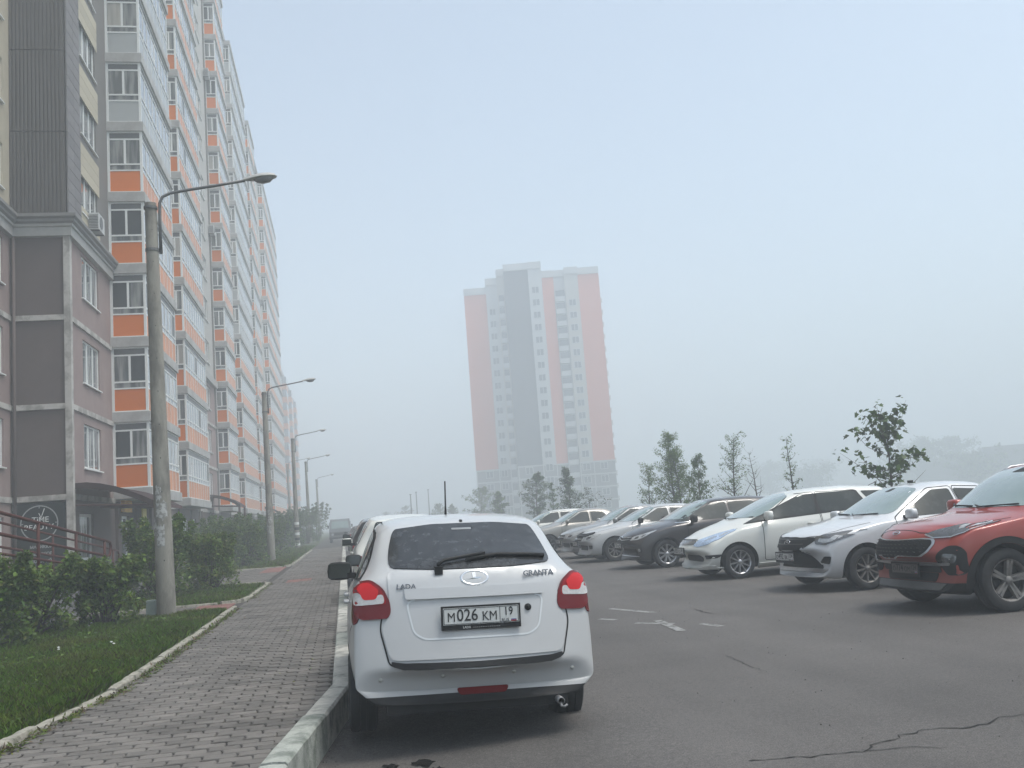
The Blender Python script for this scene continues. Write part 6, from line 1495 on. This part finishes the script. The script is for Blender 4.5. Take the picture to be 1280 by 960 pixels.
def tree(x, y, h, w_, label, seed, dens=1.0, leaf=.07, mats=None, first=.25, shape='cone', z0=.08, maple=False, group='young trees behind the parked cars', stems=1, nb=26, per=26, cat='tree'):
    rs = np.random.RandomState(seed); q = random.Random(seed); root = empty('tree', (x, y, z0)); tag(root, label, cat, group)
    tr = MB(); cl = []
    for s_i in range(stems):
        lx, ly = q.uniform(-.12, .12)*w_, q.uniform(-.12, .12)*w_; ox = (s_i-(stems-1)/2)*.28*w_; hh = h*(1 if s_i == 0 else q.uniform(.6, .9))
        tp = [(ox*.4+lx*k/6*(k/6)+q.gauss(0, .01)*h*.3, ly*k/6, hh*k/6-.05) for k in range(7)]
        r0 = .012*h+.012; tr.tube(tp, [r0*(1-.9*k/6) for k in range(7)], 7)
        for b in range(nb//stems):
            zz = first+(1-first)*(b+.5)/(nb/stems); zz = min(.99, zz+q.uniform(-.03, .03)); a = b*2.4+q.uniform(-.4, .4)
            i0 = min(5, int(zz*6)); f_ = zz*6-i0; bx0, by0, bz0 = [tp[i0][j]+(tp[i0+1][j]-tp[i0][j])*f_ for j in range(3)]
            if shape == 'cone': ln = w_*.5*(1.05-zz)**.75*q.uniform(.7, 1.15)
            elif shape == 'ball': ln = w_*.5*max(.15, math.sin(math.pi*min(1, (zz-first)/(1-first)*.9+.08)))*q.uniform(.7, 1.15)
            else: ln = w_*.5*q.uniform(.5, 1.1)*(1.1-.6*zz)
            up = q.uniform(.1, 1.5) if shape == 'open' else q.uniform(.35, .9) if shape != 'ball' else q.uniform(.1, .6); ex, ey, ez = bx0+ln*math.cos(a), by0+ln*math.sin(a), bz0+ln*up
            tr.tube([(bx0, by0, bz0), ((bx0+ex)/2+q.gauss(0, .08)*ln, (by0+ey)/2+q.gauss(0, .08)*ln, (bz0+ez)/2-.10*ln), (ex, ey, ez)], [r0*.35*(1.1-zz)+.003, r0*.22*(1.1-zz)+.002, .002], 5)
            for j in range(1, 5):
                u = j/4
                if q.random() < dens*1.2: cl.append((bx0+(ex-bx0)*u, by0+(ey-by0)*u, bz0+(ez-bz0)*u, q.uniform(.08, .16)*(w_+.6)*.45))
    tr.build('trunk', m_bark, root, smooth=True)
    if not cl: cl = [(0, 0, h, .1)]
    P, o = crown_points(rs, cl, max(2, int(per*dens)), 1.0); ms = mats or [m_lf2, m_lf1]
    link('crown', leaves_mesh(P, o*.4+np.array([0, 0, .9]), leaf, ms, rs, rs.choice(len(ms), len(P)), maple, droop=.6 if maple else 0.1), root); return root
def tpos(px, py, X): p = on_x(px, py, X); return p
def top_z(px, py, X): return on_x(px, py, X).z
T = lambda px, pyt, X: (X, on_x(px, 600, X).y, on_x(px, pyt, X).z)
x, y, h_ = T(1112, 524, 13.9); tree(x, y, h_, 2.7, 'young maple with large dark drooping leaves behind the silver white sedan', 50, .75, .15, [m_lfm, m_lf2], .34, 'open', maple=True, nb=26, per=8)
x, y, h_ = T(990, 547, 14.2); tree(x, y, h_, .9, 'thin nearly bare sapling standing behind the white wagon roof', 51, .6, .06, [m_lf2, m_lf1], .4, 'open', nb=24, per=12)
x, y, h_ = T(914, 549, 14.2); tree(x, y, h_, 1.55, 'sparse young tree with thin branches behind the brown hatchback aerial', 52, .7, .06, [m_lf2, m_lf1], .35, 'open', nb=40, per=22)
x, y, h_ = T(945, 565, 17.0); tree(x, y, h_, 1.6, 'wispy bare twigged sapling beside the sparse young tree', 57, .15, .06, [m_lf4], .3, 'open', nb=26, per=6)
x, y, h_ = T(845, 541, 14.0); tree(x, y, h_, 2.7, 'bushy dark green young tree with a pointed top behind the white sedan roof', 53, 1.0, .07, [m_lf2, m_lf1, m_lf1], .22, 'cone', nb=56, per=50, stems=2)
x, y, h_ = T(872, 572, 14.0); tree(x, y, h_, 1.7, 'smaller bushy dark stem beside the pointed young tree', 58, .9, .085, [m_lf2], .2, 'cone', nb=24, per=30)
x, y, h_ = T(808, 583, 14.2); tree(x, y, h_, 1.5, 'short sparse dark sapling next to the pointed bushy tree', 54, .7, .07, [m_lf2, m_lf1], .3, 'open', nb=34, per=24)
x, y, h_ = T(712, 586, 14.0); tree(x, y, h_, 2.1, 'conical young tree in haze in front of the tower base', 55, .9, .11, [m_lf2, m_lf4], .2, 'cone', nb=36, per=26)
x, y, h_ = T(668, 593, 14.2); tree(x, y, h_, 2.3, 'rounded young tree in haze in front of the tower base', 56, 1.0, .12, [m_lf2, m_lf4], .2, 'ball', nb=40, per=30)
x, y, h_ = T(690, 605, 14.6); tree(x, y, h_, 1.2, 'slim sapling in haze between the rounded and conical young trees', 59, .7, .12, [m_lf2], .2, 'cone', nb=22, per=18)
x, y, h_ = T(735, 612, 15.5); tree(x, y, h_, 2.4, 'low loose bush in haze near the tower foot', 60, .6, .12, [m_lf4], .1, 'ball', nb=26, per=16)
far = [(598, 612, 17.0, 4.6, 'yellowish round tree hazy at the tower corner'), (622, 617, 15.2, 1.6, 'slim hazy sapling at the tower corner'), (548, 631, 16.0, 3.0, 'small hazy tree rising over the middle of the white liftback roof'), (563, 632, 17.5, 2.0, 'tiny hazy sapling beside a small tree over the liftback roof'),
       (503, 634, 14.0, 4.2, 'low hazy bush seen over the roof of the white estate'), (480, 641, 12.0, 4.0, 'faint low bush seen at the end of the parked row')]
for k, (px, py, X, w_, lab) in enumerate(far):
    x, y, h_ = T(px, py, X); tree(x, y, max(2.2, h_), w_, lab, 70+k, .9, .20, [m_lf4, m_lf1], .15, 'ball', nb=30, per=24, group='hazy far trees')
back = [(1160, 552, 46, 7.0, 'pale round tree in fog behind the young maple'), (1198, 548, 50, 5.0, 'pale airy tree in fog beside the low building'), (1135, 575, 52, 6.0, 'low pale bush in fog behind the young maple'), (960, 583, 42, 6.5, 'pale rounded tree clump in fog behind the bare sapling'),
        (935, 588, 44, 6.0, 'first pale bush in fog behind the sparse young tree'), (1010, 592, 40, 6.0, 'pale low bush in fog behind the white wagon roof'), (905, 600, 46, 6.0, 'second pale bush in fog behind the sparse young tree'), (1225, 572, 44, 5.0, 'pale bush in fog in front of the low building'), (1030, 575, 60, 6.0, 'very faint round tree in deep fog past the white wagon')]
for k, (px, py, X, w_, lab) in enumerate(back):
    x, y, h_ = T(px, py, X*4.0); tree(x, y, h_, w_*3.6, lab, 90+k, .8, .9, [m_lf4, m_lf1, m_lf4], .12, 'ball', nb=44, per=30, group='foggy trees across the verge')

# ---- grass
def grass(name, region, dens, hmin, hmax, wdt, rs, mats, label, poly_ok=None, parent=None):
    x0, x1, ya, yb = region; n = int((x1-x0)*(yb-ya)*dens); X = rs.uniform(x0, x1, n); Y = rs.uniform(ya, yb, n)
    if poly_ok is not None: k = poly_ok(X, Y); X, Y = X[k], Y[k]; n = len(X)
    pat = .5+.5*np.sin(X*1.7+np.sin(Y*1.1)*1.5)*np.sin(Y*1.3+1+np.sin(X*2.3)); Hh = rs.uniform(hmin, hmax, n)*(.6+.7*pat)
    a = rs.uniform(0, 6.283, n); ln = rs.uniform(.2, .9, n)*Hh; dx, dy = np.cos(a), np.sin(a); px, py = -dy*wdt*.5, dx*wdt*.5; z0 = np.full(n, .12)
    B = np.stack([X, Y, z0], 1); S_ = np.stack([px, py, 0*px], 1); Mid = B+np.stack([dx*ln*.35, dy*ln*.35, Hh*.6], 1); Tp = B+np.stack([dx*ln, dy*ln, Hh], 1)
    V = np.stack([B-S_, B+S_, Mid+S_*.8, Tp, Mid-S_*.8], 1).reshape(-1, 3); F = np.arange(n*5).reshape(n, 5)
    o = link(name, np_mesh(name, V, F, mats, rs.choice(len(mats), n))); tag(o, label, 'grass', kind='stuff'); return o
m_g1 = M('grass_blade', (.10, .19, .014), .6, island=.4, tl=.35, col2=(.15, .18, .028), mixscale=.9, mixlo=.45, mixhi=.62, spec=.3); m_g2 = M('grass_blade_dry', (.10, .10, .035), .7, island=.3, tl=.3, spec=.3)
rs = np.random.RandomState(5)
def edge_ok(X, Y): return X < np.interp(Y, [1, 5, 7.2, 9.6, 12.9, 18.8, 30, 400], [-3.7, -3.24, -2.58, -2.29, -2.23, -2.19, -2.16, -2.16])-.01
grass('grass', (-7.5, -2.1, 6.2, 12.5), 2300, .04, .105, .009, rs, [m_g1, m_g1, m_g1, m_g1, m_g2], 'short green lawn grass of the near lawn', edge_ok)
grass('grass', (-7.5, -2.1, 12.5, 18.78), 1700, .04, .11, .010, rs, [m_g1, m_g1, m_g1, m_g1, m_g2], 'green lawn grass up to the papered lamp post', edge_ok)
grass('grass', (-7.8, -2.1, 20.4, 26.9), 700, .05, .12, .014, rs, [m_g1, m_g1, m_g1, m_g2], 'lawn grass of the second patch between the cross paths', edge_ok)
grass('grass', (-7.3, -2.2, 37.8, 75), 160, .06, .16, .022, rs, [m_g1, m_g1, m_g2], 'grass under the hedge further along', edge_ok)
grass('grass', (13.4, 30, 14, 70), 60, .08, .30, .03, rs, [m_g1, m_g2], 'rough grass of the verge behind the parked cars')
# broad weeds, clover tufts and tufts at the kerb
n = 2600; X = rs.uniform(-6.5, -2.3, n); Y = rs.uniform(7, 18.6, n); k = edge_ok(X, Y) & (np.sin(X*2.9+1)*np.sin(Y*2.1)+rs.uniform(-.5, .5, n) > .25); X, Y = X[k], Y[k]
P = np.repeat(np.stack([X, Y, np.full(len(X), .135)], 1), 5, 0); P[:, :2] += rs.normal(size=(len(P), 2))*.035; P[:, 2] += rs.uniform(0, .06, len(P))
o = link('weeds', leaves_mesh(P, np.tile([0, 0, 1.], (len(P), 1)), .045, [m_lf2, m_lf1], rs, rs.choice(2, len(P)), asp=.6, jit=.35)); tag(o, 'broad leaved weeds growing through the near lawn', 'weeds', kind='stuff')
ky = np.concatenate([rs.uniform(6.5, 18.6, 260), rs.uniform(20.6, 26.5, 60)]); kxx = np.interp(ky, [1, 5, 7.2, 9.6, 12.9, 18.8, 30], [-3.56, -3.06, -2.40, -2.11, -2.055, -2.015, -1.97])+np.abs(rs.normal(0, .03, len(ky)))
P = np.repeat(np.stack([kxx, ky, np.full(len(ky), .135)], 1), 9, 0); P[:, :2] += rs.normal(size=(len(P), 2))*.03; P[:, 2] += rs.uniform(0, .025, len(P))
o = link('weeds', leaves_mesh(P, np.tile([0, 0, 1.], (len(P), 1)), .05, [m_lf1, m_lf3, M('dry_leaf', (.10, .07, .04), .8, island=.4)], rs, rs.choice(3, len(P)), asp=.3, jit=.5)); tag(o, 'weeds and dry leaves tucked along the worn lawn kerb', 'weeds', kind='stuff')
fl = MB(); q = random.Random(4)
for px, py in ((113, 782), (112, 780), (54, 777), (72, 811), (16, 788), (140, 804)):
    p = on_ground(px, py, .2)
    for j in range(2):
        ax, ay = p.x+q.uniform(-.03, .03), p.y+q.uniform(-.03, .03); fl.lathe([(.001, .012), (.014, .008), (.018, 0), (.001, -.004)], 6, 'z', (ax, ay, .2+q.uniform(-.02, .02)))
tag(fl.build('flowers', M('white_petal', (.7, .7, .66), .7)), 'few tiny white flower heads in the near lawn', 'flowers', kind='stuff')

# fallen leaves on the paving and the gutter
n = 170; Y = rs.uniform(6.3, 24, n); X = np.array([rs.uniform(lkx(y)+.02, kx(y)) for y in Y]); k = rs.uniform(0, 1, n) < .6; X[k] = np.array([lkx(y)+.03+abs(rs.normal(0, .12)) for y in Y[k]])
P = np.stack([X, Y, np.full(n, .146)], 1)
o = link('fallen_leaves', leaves_mesh(P, np.tile([0, 0, 1.], (n, 1)), .035, [m_lf3, MATS['dry_leaf']], rs, rs.choice(2, n), asp=.6, jit=.25)); tag(o, 'small yellow and brown leaves fallen on the paving', 'leaves', kind='stuff')
# ================================================================ fog: one closed box of even air
hz = MB().box(-712, 712, -172, 712, -1.5, 58.5)
m = bpy.data.materials.new('fog_air'); m.use_nodes = True; t = m.node_tree
for n in list(t.nodes):
    if n.type == 'BSDF_PRINCIPLED': t.nodes.remove(n)
v = t.nodes.new('ShaderNodeVolumePrincipled'); v.inputs['Density'].default_value = FOG
v.inputs['Color'].default_value = (0.86, 0.92, 0.97, 1); v.inputs['Anisotropy'].default_value = 0.0
o_ = [n for n in t.nodes if n.type == 'OUTPUT_MATERIAL'][0]; t.links.new(v.outputs[0], o_.inputs['Volume'])
h = hz.build('haze', m); tag(h, 'pale even morning fog filling the whole street', 'fog', kind='stuff')
h.display_type = 'WIRE'
bpy.data.scenes.remove(WORK)
